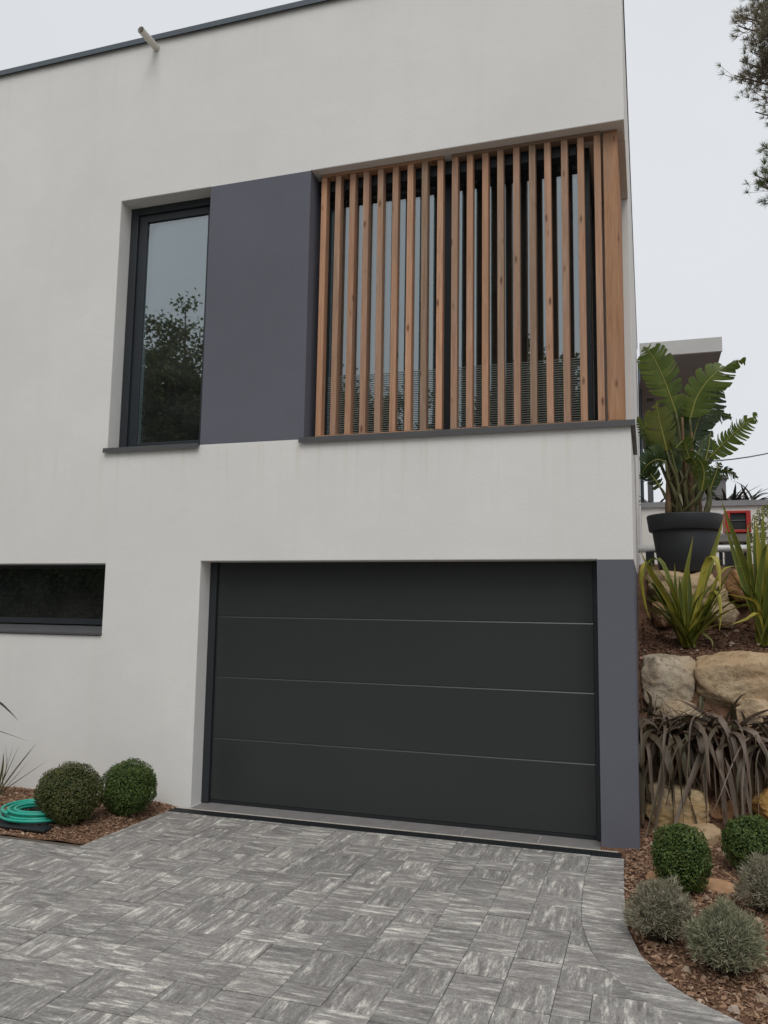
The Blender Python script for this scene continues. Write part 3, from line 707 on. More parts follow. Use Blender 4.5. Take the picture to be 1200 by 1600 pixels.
for k in range(110):
    x, y = random.uniform(.02, 1.6), random.uniform(.4, 2.1); pebble(pb, (x, y, bank_z(x, y) + .003), random.choice((.008, .012, .018, .03)))
for px_, py_, r_ in ((1195, 1525, .03), (1148, 1572, .03), (1190, 1555, .035), (1010, 1320, .028), (1022, 1312, .02)):
    c = gp(px_, py_, .01); pebble(pb, (c.x, c.y, bank_z(c.x, c.y) + .002), r_)
o = pb.build('pebbles', M['pebble'], kind='stuff'); o['label'] = 'scattered pale and terracotta pebbles in the mulch'; o['category'] = 'pebbles'

# ------------------------------------------------------------------ clipped shrubs
def leaf_quad(mb, p, nrm, L, W, roll):
    n_ = nrm.normalized(); a = n_.orthogonal().normalized(); b = n_.cross(a); u = a * math.cos(roll) + b * math.sin(roll); v = n_.cross(u)
    mb.add([p - u * L * .5, p + v * W * .5 + n_ * .0015, p + u * L * .5, p - v * W * .5 + n_ * .0015], [(0, 1, 2, 3)])
def clipped(name, c, rx, rz, mat, nleaf, label, lumps=.11, flat=.2, group=None):
    t = thing(name, label, 'shrub', group); t.location = (c[0], c[1], c[2])
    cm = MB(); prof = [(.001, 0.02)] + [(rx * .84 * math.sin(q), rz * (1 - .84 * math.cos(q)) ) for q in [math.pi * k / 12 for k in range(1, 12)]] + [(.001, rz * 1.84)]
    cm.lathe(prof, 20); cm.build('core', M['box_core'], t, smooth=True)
    mb = MB(); sd_ = random.uniform(0, 99)
    for k in range(nleaf):
        z = random.uniform(-1, 1); ph = random.uniform(0, 2 * math.pi); s = math.sqrt(1 - z * z); dr_ = Vector((s * math.cos(ph), s * math.sin(ph), z))
        bu = 1 + lumps * noise.noise(dr_ * 2.2 + Vector((sd_, 0, 0))) * 1.6 + .035 * noise.noise(dr_ * 9 + Vector((sd_, 0, 5)))
        depth = random.uniform(.72, 1.0) ** .45 * bu; depth += .04 * (random.random() < .025)
        p = Vector((dr_.x * rx * depth, dr_.y * rx * depth, rz + dr_.z * rz * depth)); 
        if p.z < .012: p.z = .012 + random.uniform(0, .03)
        nr = (dr_ * .8 + Vector((random.gauss(0, .6), random.gauss(0, .6), random.gauss(.25, .6)))).normalized()
        L = random.uniform(.010, .019); leaf_quad(mb, p, nr, L, L * .62, random.uniform(0, 6.3))
    for k in range(45):        # stray shoots past the clipped outline
        z = random.uniform(-.3, 1); ph = random.uniform(0, 6.28); s = math.sqrt(1 - z * z); dr_ = Vector((s * math.cos(ph), s * math.sin(ph), z))
        for q in range(7):
            f = .96 + q * .016; p = Vector((dr_.x * rx * f, dr_.y * rx * f, rz + dr_.z * rz * f))
            leaf_quad(mb, p, dr_.orthogonal() + Vector((random.gauss(0, .5), random.gauss(0, .5), random.gauss(0, .5))), .014, .008, random.uniform(0, 6.3))
    mb.build('foliage', mat, t, kind='stuff')
    st = MB(); st.tube([(0, 0, -.02), (.005, 0, rz * .5)], .014, 6); st.build('stem', M['bark'], t); return t
def place_ball(px, py_bottom, y):
    return gp(px, py_bottom, 0)
clipped('boxwood_ball', (-4.33, -.87, .01), .252, .235, M['box_b'], 15000, 'olive-tinged clipped round shrub beside the green hose', group='clipped round shrubs')
clipped('boxwood_ball', (-4.06, -.46, .012), .228, .222, M['box_a'], 14000, 'darker clipped round shrub against the white wall, nearest the garage', group='clipped round shrubs')
clipped('boxwood_ball', (.262, -.80, .005), .178, .208, M['box_a'], 10000, 'tall oval clipped green shrub nearest the violet pillar', .10, group='clipped round shrubs')
clipped('boxwood_ball', (.742, -.22, .02), .200, .178, M['box_a'], 10000, 'clipped green shrub at the right edge in front of the boulders', .16, group='clipped round shrubs')

# grey santolina mounds made of many thin forked sprigs
def mound(c, rx, rz, mat, nsp, label, seed):
    rnd = random.Random(seed); t = thing('santolina', label, 'shrub', 'silver-grey mounds'); t.location = c
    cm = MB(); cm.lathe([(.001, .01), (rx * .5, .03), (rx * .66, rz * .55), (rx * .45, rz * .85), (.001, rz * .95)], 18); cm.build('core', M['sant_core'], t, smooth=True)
    mb = MB()
    def sprig(p, d, L, wd):
        sdv = d.cross(Vector((rnd.gauss(0, 1), rnd.gauss(0, 1), rnd.gauss(0, 1)))).normalized() * wd; b = Vector((rnd.gauss(0, .5), rnd.gauss(0, .5), rnd.gauss(.2, .5))) * L
        q = p + d * L * .5 + b * .15; e = p + d * L + b * .5
        mb.add([p - sdv * .6, p + sdv * .6, q + sdv, q - sdv, e], [(0, 1, 2, 3), (3, 2, 4)])
    for k in range(nsp):
        u = rnd.uniform(0, 1) ** .8; ph = rnd.uniform(0, 2 * math.pi); el = R(90) - u * R(104)
        dv = Vector((math.cos(el) * math.cos(ph), math.cos(el) * math.sin(ph), math.sin(el)))
        lump = 1 + .34 * noise.noise(dv * 2.6 + Vector((seed, 0, 0))); r0 = rnd.uniform(.70, .97) * lump
        p = Vector((dv.x * rx * r0, dv.y * rx * r0, rz * .38 + dv.z * rz * .62 * r0))
        if p.z < .02: p.z = rnd.uniform(.02, .05)
        dd = (dv + Vector((rnd.gauss(0, .8), rnd.gauss(0, .8), rnd.gauss(.3, .6)))).normalized()
        sprig(p, dd, rnd.uniform(.014, .034), rnd.uniform(.0013, .0023))
    mb.build('foliage', mat, t, kind='stuff'); return t
mound((.125, -1.63, .0), .178, .285, M['sant'], 8200, 'silver-grey bushy mound closest to the curved paving edge, left of the other two', 1)
mound((.425, -1.93, .0), .188, .285, M['sant2'], 8800, 'greenish silver mound nearest the viewer at the lower right', 2)
mound((.735, -1.0, .0), .17, .29, M['sant'], 6500, 'silver-grey mound cut off by the right edge', 3)

# ------------------------------------------------------------------ strap-leaved plants
def blade_mesh(pts, wdt, mat, side=None, fold=.25, taper=.0, twist=0):
    pts = [Vector(p) for p in pts]; n = len(pts); me = bpy.data.meshes.new('leaf'); vs, fs, uvs = [], [], []
    for i, p in enumerate(pts):
        t = (pts[min(i + 1, n - 1)] - pts[max(i - 1, 0)]).normalized(); s = i / (n - 1)
        sv = side if side is not None else t.cross(Vector((0, 0, 1)))
        if sv.length < .05: sv = Vector((1, 0, 0))
        sv = (sv - t * sv.dot(t)).normalized(); nr = sv.cross(t)
        if twist: sv, nr = sv * math.cos(twist * s) + nr * math.sin(twist * s), nr * math.cos(twist * s) - sv * math.sin(twist * s)
        pr = (.55 + .45 * min(1, s / .25)) * (1 - max(0, (s - .35) / .65) ** 1.7) + .02
        hw = wdt * .5 * pr; vs += [p - sv * hw + nr * hw * fold, p - nr * hw * fold * .5, p + sv * hw + nr * hw * fold]; uvs += [(0, s), (.5, s), (1, s)]
    for i in range(n - 1):
        a = i * 3; fs += [(a, a + 1, a + 4, a + 3), (a + 1, a + 2, a + 5, a + 4)]
    me.from_pydata([tuple(v) for v in vs], [], fs); uvl = me.uv_layers.new(name='UVMap')
    for lp in me.loops: uvl.data[lp.index].uv = uvs[lp.vertex_index]
    me.materials.append(mat); me.polygons.foreach_set('use_smooth', [True] * len(me.polygons)); return me
def cat_rom(P, n):
    P = [Vector(p) for p in P]; Q = [P[0] * 2 - P[1]] + P + [P[-1] * 2 - P[-2]]; out = []
    m_ = len(P) - 1
    for k in range(n):
        u = k / (n - 1) * m_; i = min(int(u), m_ - 1); t = u - i; a, b, c_, d_ = Q[i:i + 4]
        out.append(.5 * ((2 * b) + (c_ - a) * t + (2 * a - 5 * b + 4 * c_ - d_) * t * t + (3 * b - a - 3 * c_ + d_) * t ** 3))
    return out
def arch(b, az, e0, e1, L, tb, n=12, wob=.04):
    p = Vector(b); out = [p.copy()]; a = az
    for k in range(1, n):
        s = k / (n - 1); e = e0 + (e1 - e0) * min(1, s / tb) ** 1.25; a += random.gauss(0, wob)
        p = p + Vector((math.cos(a) * math.cos(e), math.sin(a) * math.cos(e), math.sin(e))) * (L / (n - 1)); out.append(p.copy())
    return out
def leaf(parent, pts, wdt, mat, **kw): return link('leaf', blade_mesh(pts, wdt, mat, **kw), parent)
def px_leaf(parent, base, way, y0, y1, wdt, mat, n=12):
    """leaf through picture points; its distance runs from y0 to y1"""
    k = len(way); P = [Vector(base)] + [at(px, py, y0 + (y1 - y0) * (i + 1) / k) for i, (px, py) in enumerate(way)]
    return leaf(parent, cat_rom(P, n), wdt, mat, side=Vector((1, random.gauss(0, .45), random.gauss(0, .1))))

# green flax in front of the pot
y0 = 1.62; fb = at(1076, 1006, y0)
fx = thing('flax_plant', 'yellow-green flax plant rooted in front of the large dark pot', 'plant', 'green flax plants')
for way, ye, wd, mt in [([(1070, 925), (1083, 838)], 1.6, .075, 'flax'), ([(1092, 930), (1112, 872), (1131, 808)], 1.75, .085, 'flax'),
        ([(1090, 940), (1104, 880), (1117, 870), (1124, 895), (1125, 925)], 1.45, .06, 'flax_y'), ([(1100, 955), (1114, 925), (1123, 930), (1126, 960), (1124, 986)], 1.4, .045, 'flax_y'),
        ([(1050, 950), (1022, 905), (999, 858)], 1.55, .06, 'flax'), ([(1056, 945), (1040, 890), (1026, 873), (1010, 884), (1003, 915)], 1.45, .05, 'flax'),
        ([(1047, 945), (1024, 906), (1006, 893)], 1.4, .05, 'flax_y'), ([(1058, 945), (1054, 880)], 1.6, .045, 'flax'), ([(1078, 940), (1076, 882)], 1.7, .05, 'flax'),
        ([(1040, 935), (1010, 880), (1001, 900), (1008, 945), (1016, 968)], 1.4, .045, 'flax_y'), ([(1064, 940), (1061, 900)], 1.5, .05, 'flax'), ([(1086, 950), (1098, 905), (1108, 885)], 1.55, .06, 'flax'),
        ([(1095, 965), (1120, 925), (1140, 895)], 1.7, .05, 'flax'), ([(1090, 985), (1100, 990), (1112, 1000), (1114, 1012)], 1.5, .025, 'flax'), ([(1050, 960), (1030, 925), (1012, 905)], 1.6, .055, 'flax'),
        ([(1068, 955), (1066, 915), (1070, 892)], 1.75, .05, 'flax'), ([(1082, 950), (1090, 915)], 1.8, .05, 'flax'), ([(1104, 950), (1128, 892), (1166, 884)], 1.6, .04, 'flax_y')]:
    px_leaf(fx, fb + Vector((random.gauss(0, .02), random.gauss(0, .02), -.03)), way, y0, ye, wd, M[mt])
for k in range(56):
    leaf(fx, arch(fb + Vector((random.gauss(0, .03), random.gauss(0, .03), -.02)), (random.choice((0, math.pi)) + random.gauss(0, .5) - .25 * random.random()), R(random.uniform(48, 88)), R(random.uniform(-10, 70)), random.uniform(.40, .95), 1), random.uniform(.026, .058), M['flax' if k % 7 else 'flax_y'])
fb2 = at(1192, 1004, 1.7)
fx2 = thing('flax_plant', 'taller yellow-green flax plant cut by the right edge', 'plant', 'green flax plants')
for way, ye, wd, mt in [([(1178, 930), (1152, 850), (1126, 780)], 1.65, .085, 'flax'), ([(1168, 930), (1148, 868), (1130, 812)], 1.6, .055, 'flax'), ([(1182, 900), (1178, 800)], 1.75, .06, 'flax'), ([(1188, 900), (1184, 850), (1182, 808)], 1.5, .05, 'flax_y'),
        ([(1192, 900), (1192, 790)], 1.6, .07, 'flax'), ([(1197, 910), (1203, 830)], 1.7, .07, 'flax_y'), ([(1176, 940), (1170, 860), (1168, 820)], 1.8, .06, 'flax'), ([(1200, 920), (1215, 800)], 1.6, .07, 'flax'),
        ([(1180, 950), (1150, 945), (1128, 930)], 1.3, .03, 'flax'), ([(1186, 960), (1165, 968), (1142, 976)], 1.2, .03, 'flax_y'), ([(1184, 950), (1192, 870), (1199, 850)], 1.45, .06, 'flax'), ([(1186, 950), (1170, 935), (1133, 928)], 1.35, .03, 'flax_y'),
        ([(1196, 950), (1205, 900), (1212, 880)], 1.4, .06, 'flax'), ([(1183, 960), (1176, 905), (1172, 880)], 1.55, .055, 'flax')]:
    px_leaf(fx2, fb2 + Vector((random.gauss(0, .025), random.gauss(0, .025), -.03)), way, 1.7, ye, wd, M[mt])
for k in range(44):
    leaf(fx2, arch(fb2 + Vector((random.gauss(.03, .04), random.gauss(0, .04), -.02)), random.uniform(-1.4, 1.4) if k % 2 else random.uniform(0, 6.3), R(random.uniform(72, 88)), R(random.uniform(35, 70)), random.uniform(.5, 1.0), 1), random.uniform(.04, .07), M['flax'])

# bronze flax hanging over the lowest boulders
def bronze_flax(label, base, n, seed, lo, hi):
    random.seed(seed); t = thing('bronze_flax', label, 'plant', 'bronze flax plants')
    for k in range(n):
        az = random.uniform(lo, hi) if k % 6 else random.uniform(0, 6.3)
        hang = random.random() < .80
        L = random.uniform(.6, 1.5) if hang else random.uniform(.4, .75)
        pts = arch(base + Vector((random.gauss(0, .10), random.gauss(0, .06), random.gauss(0, .05))), az, R(random.uniform(40, 84)), R(random.uniform(-88, -55)) if hang else R(random.uniform(-40, 30)), L, random.uniform(.28, .75) if hang else 1, 16, .08)
        if random.random() < .22:      # snapped blade: from the kink on it falls straight
            q = random.randint(5, 9); dn = Vector((random.gauss(0, .25), random.gauss(-.1, .2), -1)).normalized() * (L / 15)
            for i in range(q, 16): pts[i] = pts[i - 1] + dn
        pts = [Vector((max(p.x, .022), p.y, max(p.z, bank_z(p.x, p.y) + .015))) for p in pts]
        leaf(t, pts, random.choice((.014, .022, .03, .04, .052)) * random.uniform(.8, 1.15), M['bronze' if random.random() < .94 else 'grass'], twist=random.gauss(0, 1.1), fold=random.uniform(.05, .3))
    return t
bronze_flax('drooping bronze-brown flax hanging beside the violet pillar', Vector((.27, .90, .66)), 88, 21, -2.95, -.3)
bronze_flax('drooping bronze-brown flax hanging over the boulders at the right edge', Vector((.66, .88, .66)), 96, 22, -2.9, -.2)
bronze_flax('drooping bronze flax beyond the right edge, only stray leaves showing', Vector((1.08, .9, .64)), 55, 23, -2.9, -.3)
random.seed(31)

# plants at the left edge
dk = thing('dark_flax', 'dark narrow-leaved flax reaching in from the left edge', 'plant')
db = Vector((-5.62, -.58, .02))
for way in ([(-92, 1150), (-66, 1092), (-36, 1082), (0, 1098), (29, 1126)], [(-96, 1190), (-74, 1148), (-40, 1134), (0, 1143), (46, 1159)], [(-92, 1200), (-60, 1172), (-30, 1170), (0, 1184)]):
    px_leaf(dk, db, way, -.6, -.75, .042, M['bronze_d'])
for k in range(26): leaf(dk, arch(db + Vector((random.gauss(-.18, .06), random.gauss(0, .04), 0)), random.uniform(1.9, 4.4), R(random.uniform(50, 85)), R(random.uniform(-40, 10)), random.uniform(.6, .95), 1), .04, M['bronze_d'])
tg = thing('grass_tuft', 'thin pale grass tuft against the white wall at the left edge', 'plant')
gb = gp(-4, 1244, .02); gb.y = min(gb.y, -.12)
for way, wd in [([(30, 1195), (57, 1161)], .012), ([(20, 1225), (76, 1187)], .009), ([(10, 1200), (8, 1155)], .012), ([(12, 1195), (22, 1158)], .010), ([(14, 1200), (31, 1163)], .010), ([(4, 1200), (6, 1175)], .022), ([(8, 1210), (12, 1182)], .02), ([(-6, 1190), (-12, 1150)], .012), ([(24, 1214), (45, 1188)], .008)]:
    px_leaf(tg, gb + Vector((random.gauss(0, .02), 0, 0)), way, gb.y, gb.y - .05, wd, M['grass'])
for k in range(40): leaf(tg, arch(gb + Vector((random.gauss(-.06, .05), random.gauss(0, .02), 0)), random.uniform(2.0, 4.6), R(random.uniform(55, 88)), R(random.uniform(0, 60)), random.uniform(.25, .5), 1), .010, M['grass'])

# ------------------------------------------------------------------ hose coil on its black tray
hz = .06; hc = gp(62, 1272, hz); hc = Vector((hc.x, hc.y, hz))
hs = MB(); pts = []
for k in range(48 * 7 + 30):
    turn = k / 48; th_ = turn * 2 * math.pi + .6
    r_ = .315 - .0315 * turn - .005 * math.sin(th_ * 1.31) if turn < 5 else .168 + .05 * (turn - 5)
    zz = hz + .004 + (.006 * turn if turn < 5 else .030 + .02 * min(1, (turn - 5) * 3)) + .003 * math.sin(th_ * .7)
    pts.append((hc.x + r_ * math.cos(th_), hc.y + r_ * .9 * math.sin(th_), zz))
hs.tube(pts, .0125, 8); o = hs.build('garden_hose', M['hose'], smooth=True); tag(o, 'coiled turquoise-green garden hose left of the clipped shrubs', 'hose')
tm = MB(); tm.box(hc.x - .42, hc.x + .30, hc.y - .30, hc.y + .26, .012, .036); o = tm.build('hose_tray', M['black'], bevel=.008); tag(o, 'flat black tray under the green hose', 'tray')

# ------------------------------------------------------------------ potted strelitzia
PY = 2.52; pc = at(1069, 800, PY); PX = pc.x
pz = 2.168
pp = thing('potted_strelitzia', 'big dark grey pot with a large torn-leaved strelitzia on the stone slab', 'potted plant')
ph_ = at(1069, 801, PY - .3).z - pz
mb = MB(); mb.lathe([(.001, 0), (.255, 0), (.262, .012), (.325, ph_ - .165), (.322, ph_ - .16)], 48, (PX, PY, pz)); pot = mb.build('pot', M['pot'], pp, smooth=True)
mb = MB(); mb.lathe([(.322, ph_ - .168), (.352, ph_ - .165), (.358, ph_ - .155), (.378, ph_ - .012), (.374, ph_), (.352, ph_), (.348, ph_ - .02), (.33, ph_ - .15)], 48, (PX, PY, pz)); mb.build('rim', M['pot'], pot, smooth=True)
mb = MB(); mb.lathe([(.345, ph_ - .06), (.15, ph_ - .045), (.001, ph_ - .04)], 32, (PX, PY, pz)); mb.build('potting_soil', M['soil'], pot)
pz1 = pz + ph_ - .05
def big_leaf(stem_px, rib_px, y_a, y_b, halfw, mat, tears=.35, side=None, seg=15, tip=1.0, cup=.15, yb=None, stem_r=.016):
    """paddle leaf: petiole from the pot through stem_px, blade along rib_px, lamina torn into strips"""
    lf = MB(); b = Vector((PX + random.uniform(-.12, .12), PY + (y_a - PY) * .5 + random.uniform(-.08, .08), pz1))
    sp_ = [b] + [at(px, py, y_a) for px, py in stem_px]; k = len(rib_px)
    rp = [at(px, py, y_a + (y_b - y_a) * i / (k - 1)) for i, (px, py) in enumerate(rib_px)]
    rib = cat_rom(rp, seg * 3 + 1); st = cat_rom(sp_ + [rp[0]], 10)
    n = len(rib); sv0 = Vector(side or (1, .25, 0))
    for sg in (-1, 1):
        i = 1
        while i < n - 1:
            ln = random.choice((1, 2, 2, 3, 4)); j = min(i + ln, n - 1); torn = random.random() < tears
            sh = random.uniform(.93, 1.0); droop = random.uniform(-.01, .035) if torn else random.uniform(0, .008); end_rows = []
            for q in range(i, j + 1):
                t = (rib[min(q + 1, n - 1)] - rib[max(q - 1, 0)]).normalized(); sv = (sv0 - t * sv0.dot(t)).normalized() * sg; nr = sv.cross(t) * sg
                s = q / (n - 1); wv = halfw * (math.sin(math.pi * min(1, .10 + s * .90)) ** .62) * (1 if s < .75 else 1 - .35 * (s - .75) / .25)
                sh2 = sh
                if torn and q in (i, j): sh2 = sh * random.uniform(.90, .97)
                row = []
                for c_ in (0, .33, .66, 1):
                    fwd = t * (wv * .42 * c_ * c_)
                    row.append(rib[q] + sv * wv * sh2 * c_ + fwd + nr * (wv * cup * c_ - wv * cup * 1.5 * c_ * c_) - Vector((0, 0, 1)) * droop * c_ * c_ * 1.6)
                if torn and q == j: row = [row[0]] + [r_ - t * (.0045 * kk * kk / 3) for kk, r_ in enumerate(row[1:], 1)]
                end_rows.append(row)
            vs = [v for row in end_rows for v in row]; fs = []
            for q in range(len(end_rows) - 1):
                for c_ in range(3): a_ = q * 4 + c_; fs.append((a_, a_ + 1, a_ + 5, a_ + 4))
            lf.add(vs, fs); i = j
    lo = lf.build('leaf', mat, pp, smooth=True)
    rb = MB(); rb.tube(rib, [.009 * (1 - .8 * i / n) + .0015 for i in range(n)], 5); rb.build('rib', M['rib'], lo, smooth=True)
    sm = MB(); sm.tube(st, [stem_r * 1.5 * (1 - .55 * i / 9) for i in range(10)], 7); sm.build('stem', M['stem'], pp, smooth=True); return lo
random.seed(5)
big_leaf([(1066, 740), (1062, 680)], [(1056, 645), (1040, 600), (1023, 562), (1007, 541)], 2.45, 2.3, .195, M['strel'], .7, (1, .1, .25))
big_leaf([(1078, 740), (1080, 690)], [(1078, 655), (1092, 615), (1122, 580), (1166, 560)], 2.5, 2.5, .235, M['strel'], .6, (1, -.3, .4), cup=.25)
big_leaf([(1076, 745), (1080, 700)], [(1082, 690), (1092, 655), (1108, 625), (1128, 602)], 2.65, 2.75, .22, M['strel_d'], .3, (1, .4, .1))
big_leaf([(1085, 760), (1095, 735)], [(1108, 716), (1132, 692), (1158, 668), (1184, 647)], 2.45, 2.25, .135, M['strel'], .9, (.55, -.35, -.75))
big_leaf([(1078, 740), (1085, 690)], [(1090, 676), (1105, 659), (1122, 648), (1144, 652)], 2.8, 2.85, .075, M['strel_d'], .5, (-.3, -.2, .9))
big_leaf([(1060, 760), (1048, 725)], [(1042, 706), (1036, 680), (1030, 655), (1026, 630)], 2.3, 2.2, .17, M['strel_y'], .25, (1, .35, .05))
big_leaf([(1050, 770), (1030, 720)], [(1022, 700), (1014, 684), (1005, 668), (996, 650)], 2.4, 2.3, .07, M['strel'], .4, (.8, -.3, .5))
big_leaf([(1056, 775), (1044, 745)], [(1040, 722), (1026, 718), (1010, 728), (999, 748)], 2.3, 2.1, .17, M['strel_d'], .25, (.35, -.25, .9), cup=.3)
big_leaf([(1058, 760), (1050, 730)], [(1048, 715), (1040, 705), (1024, 702), (1008, 712)], 2.6, 2.6, .12, M['strel_d'], .3, (.2, -.4, .9))
big_leaf([(1080, 765), (1086, 735)], [(1088, 715), (1094, 700), (1100, 680), (1103, 655)], 2.7, 2.9, .13, M['strel_d'], .35, (1, .5, 0))
big_leaf([(1090, 785), (1100, 765)], [(1106, 775), (1114, 752), (1120, 735), (1126, 722)], 2.4, 2.35, .08, M['strel_d'], .3, (1, .2, .3))
big_leaf([(1088, 780), (1110, 752)], [(1118, 742), (1130, 736), (1142, 738), (1154, 746)], 2.55, 2.45, .06, M['strel_d'], .5, (.1, -.5, .8))
big_leaf([(1066, 750), (1068, 720)], [(1066, 700), (1062, 670), (1056, 640), (1050, 615)], 2.75, 2.85, .16, M['strel_d'], .3, (1, -.2, 0))
big_leaf([(1070, 760), (1076, 730)], [(1078, 722), (1072, 700), (1066, 690), (1056, 700)], 2.3, 2.15, .10, M['strel'], .35, (.7, -.5, .4))
big_leaf([(1080, 770), (1090, 755)], [(1092, 750), (1088, 728), (1080, 715), (1070, 718)], 2.35, 2.2, .08, M['strel'], .35, (.6, -.5, .5))
big_leaf([(1062, 775), (1060, 750)], [(1058, 740), (1050, 712), (1046, 690), (1044, 668)], 2.35, 2.3, .11, M['strel_d'], .3, (1, .3, .1))
big_leaf([(1090, 770), (1096, 745)], [(1098, 735), (1104, 712), (1108, 694), (1110, 676)], 2.55, 2.6, .09, M['strel_d'], .4, (1, .3, .2))
big_leaf([(1084, 785), (1094, 770)], [(1096, 768), (1100, 745), (1098, 728), (1090, 716)], 2.3, 2.2, .07, M['strel'], .3, (1, -.3, .2))
big_leaf([(1046, 785), (1036, 768)], [(1032, 762), (1020, 745), (1012, 735), (1004, 730)], 2.35, 2.25, .10, M['strel_d'], .3, (.4, -.3, .9))
for k, (px, top, mt) in enumerate([(1044, 700, 'stem_b'), (1052, 672, 'stem_b'), (1060, 660, 'stem'), (1066, 652, 'stem_b'), (1074, 690, 'stem'), (1080, 675, 'stem_b'), (1087, 715, 'stem'), (1094, 735, 'stem_b'), (1057, 690, 'stem_b'), (1048, 735, 'stem'), (1070, 700, 'stem_b'), (1099, 745, 'stem')]):
    yy = PY + random.uniform(-.18, .12); a = at(px, 806, yy); a.z = pz1 - .02; b = at(1066 + (px - 1066) * 1.05, top, yy)
    sm = MB(); sm.tube(cat_rom([a, (a + b) * .5 + Vector((random.gauss(0, .015), 0, 0)), b], 8), [.034, .033, .031, .028, .024, .02, .016, .012], 8); sm.build('stem', M[mt], pp, smooth=True)
for k in range(12):     # dry splinters of old leaves
    p0 = at(random.uniform(1042, 1098), random.uniform(700, 770), PY - .2); d_ = Vector((random.gauss(0, .08), random.gauss(-.05, .05), random.uniform(-.2, .12)))
    link('dry_leaf', blade_mesh(cat_rom([p0, p0 + d_ * .5 + Vector((0, 0, .02)), p0 + d_], 6), .03, M['grass']), pp)

# ------------------------------------------------------------------ red machine and silver tube behind the pot
mc = thing('red_machine', 'red framed machine with a dark panel beside the pot', 'machine')
YM = 4.15
def rect_frame(px0, py0, px1, py1, y, w_, d_, mat, name, parent):
    a, b = at(px0, py1, y), at(px1, py0, y); mb = MB()
    mb.box(a.x, a.x + w_, y, y + d_, a.z, b.z); mb.box(b.x - w_, b.x, y, y + d_, a.z, b.z); mb.box(a.x + w_, b.x - w_, y, y + d_, b.z - w_ * .6, b.z); mb.box(a.x + w_, b.x - w_, y, y + d_, a.z, a.z + w_ * .6)
    o = mb.build(name, mat, parent, bevel=.006); return a, b
a, b = rect_frame(1134, 797, 1173, 832, YM, .055, .4, M['red'], 'frame', mc)
mb = MB(); mb.box(a.x + .05, b.x - .05, YM + .03, YM + .36, a.z + .03, b.z - .03); mb.build('panel', M['black'], mc)
mb = MB(); mb.box(a.x + .06, b.x - .06, YM + .018, YM + .029, (a.z + b.z) / 2 + .012, (a.z + b.z) / 2 + .018); mb.build('grille_bar', M['grey'], mc)
g0, g1 = at(1118, 848, YM), at(1176, 832, YM)
mb = MB(); mb.box(g0.x, g1.x, YM + .02, YM + .45, g0.z, a.z - .004); mb.build('body', M['grey'], mc, bevel=.02)
gz = bank_z(b.x, YM + .2)
for x_ in (g0.x + .05, g1.x - .09):
    mb = MB(); mb.box(x_, x_ + .04, YM + .15, YM + .2, gz - .1, g0.z - .001); mb.build('leg', M['black'], mc)
tb = thing('silver_tube', 'shiny silver tube lying behind the pot', 'tube'); a, b = at(995, 858, 3.95), at(1172, 857, 3.95)
mb = MB(); mb.tube([a, b], .045, 14); mb.build('tube', M['silver'], tb, smooth=True)
for q in (.12, .82):
    c = a.lerp(b, q); mb = MB(); mb.box(c.x - .05, c.x + .05, c.y - .06, c.y + .06, bank_z(c.x, c.y) - .05, c.z - .04); mb.build('support', M['black'], tb)

# ------------------------------------------------------------------ low garden wall and what stands beyond
wl = thing('garden_wall', 'low white garden wall with grey coping behind the potted plant', 'wall')
a = at(1050, 793, 5.2)
mb = MB(); mb.box(.04, 9, 5.2, 5.42, 2.2, a.z); mb.build('wall', M['white'], wl)
b = at(1050, 784, 5.16)
mb = MB(); mb.box(.04, 9.03, 5.16, 5.46, a.z + .001, b.z); mb.build('coping', M['greywall'], wl)
# canopy roof of the terrace behind
YC = 7.4
cn = thing('canopy', 'flat white-edged canopy roof with a grey underside behind the strelitzia', 'canopy')
c0, c1 = at(1128, 548, YC), at(1128, 526, YC)
mb = MB(); mb.box(.06, c1.x, YC, YC + .06, c0.z, c1.z); mb.build('fascia', M['fascia'], cn)
mb = MB(); mb.box(.06, c1.x - .004, YC + .061, YC + 8.2, c0.z + .02, c1.z - .02); sf = mb.build('soffit', M['soffit'], cn)
for (px, py) in ((1016, 625), (1016, 651)):
    d_ = ray(px, py); p = CAM + d_ * ((c0.z + .02 - CAM.z) / d_.z)
    mb = MB(); mb.box(p.x - .07, p.x + .07, p.y - .12, p.y + .12, c0.z + .010, c0.z + .0195); mb.build('spotlight', M['black'], cn)
for x_ in (.16,):
    mb = MB(); mb.box(x_, x_ + .14, YC + 7.8, YC + 7.95, 2.3, c0.z + .019); mb.build('post', M['soffit'], cn)
# grey block beyond the wall
a, b = at(1074, 800, 13.0), at(1134, 748, 13.0)
sh = MB(); sh.box(a.x, b.x, 13.0, 15, 2.3, b.z); sh.box(a.x - .05, b.x + .05, 12.95, 15.05, b.z + .001, b.z + .08)
o = sh.build('shed', M['greywall']); tag(o, 'small grey flat-roofed block beyond the garden wall', 'shed')
# spiky plants beyond the wall
def spiky(label, px, n, y, L, spread, seed, mat='bronze_d', wd=.05):
    random.seed(seed); t = thing('spiky_plant', label, 'plant', 'dark spiky plants beyond the garden wall'); b = at(px, 800, y)
    st = MB(); st.tube([(b.x, b.y, 2.4), (b.x, b.y, b.z + .02)], .05, 7); st.build('trunk', M['bark'], t)
    for k in range(n):
        leaf(t, arch(b + Vector((random.gauss(0, .04), random.gauss(0, .04), 0)), random.uniform(0, 6.3), R(random.uniform(35, 88)), R(random.uniform(-60, 35)), random.uniform(.5, 1) * L, random.uniform(.7, 1), 12), wd, M[mat])
spiky('dark spiky plant beyond the garden wall, right of the pot', 1140, 34, 6.1, .75, 1, 41)
spiky('dark arching spiky plant beyond the garden wall, nearest the right edge', 1172, 26, 6.3, .8, 1, 42)
spiky('dark spiky plant beyond the garden wall, between the house and the strelitzia', 1026, 26, 6.2, .5, 1, 43)
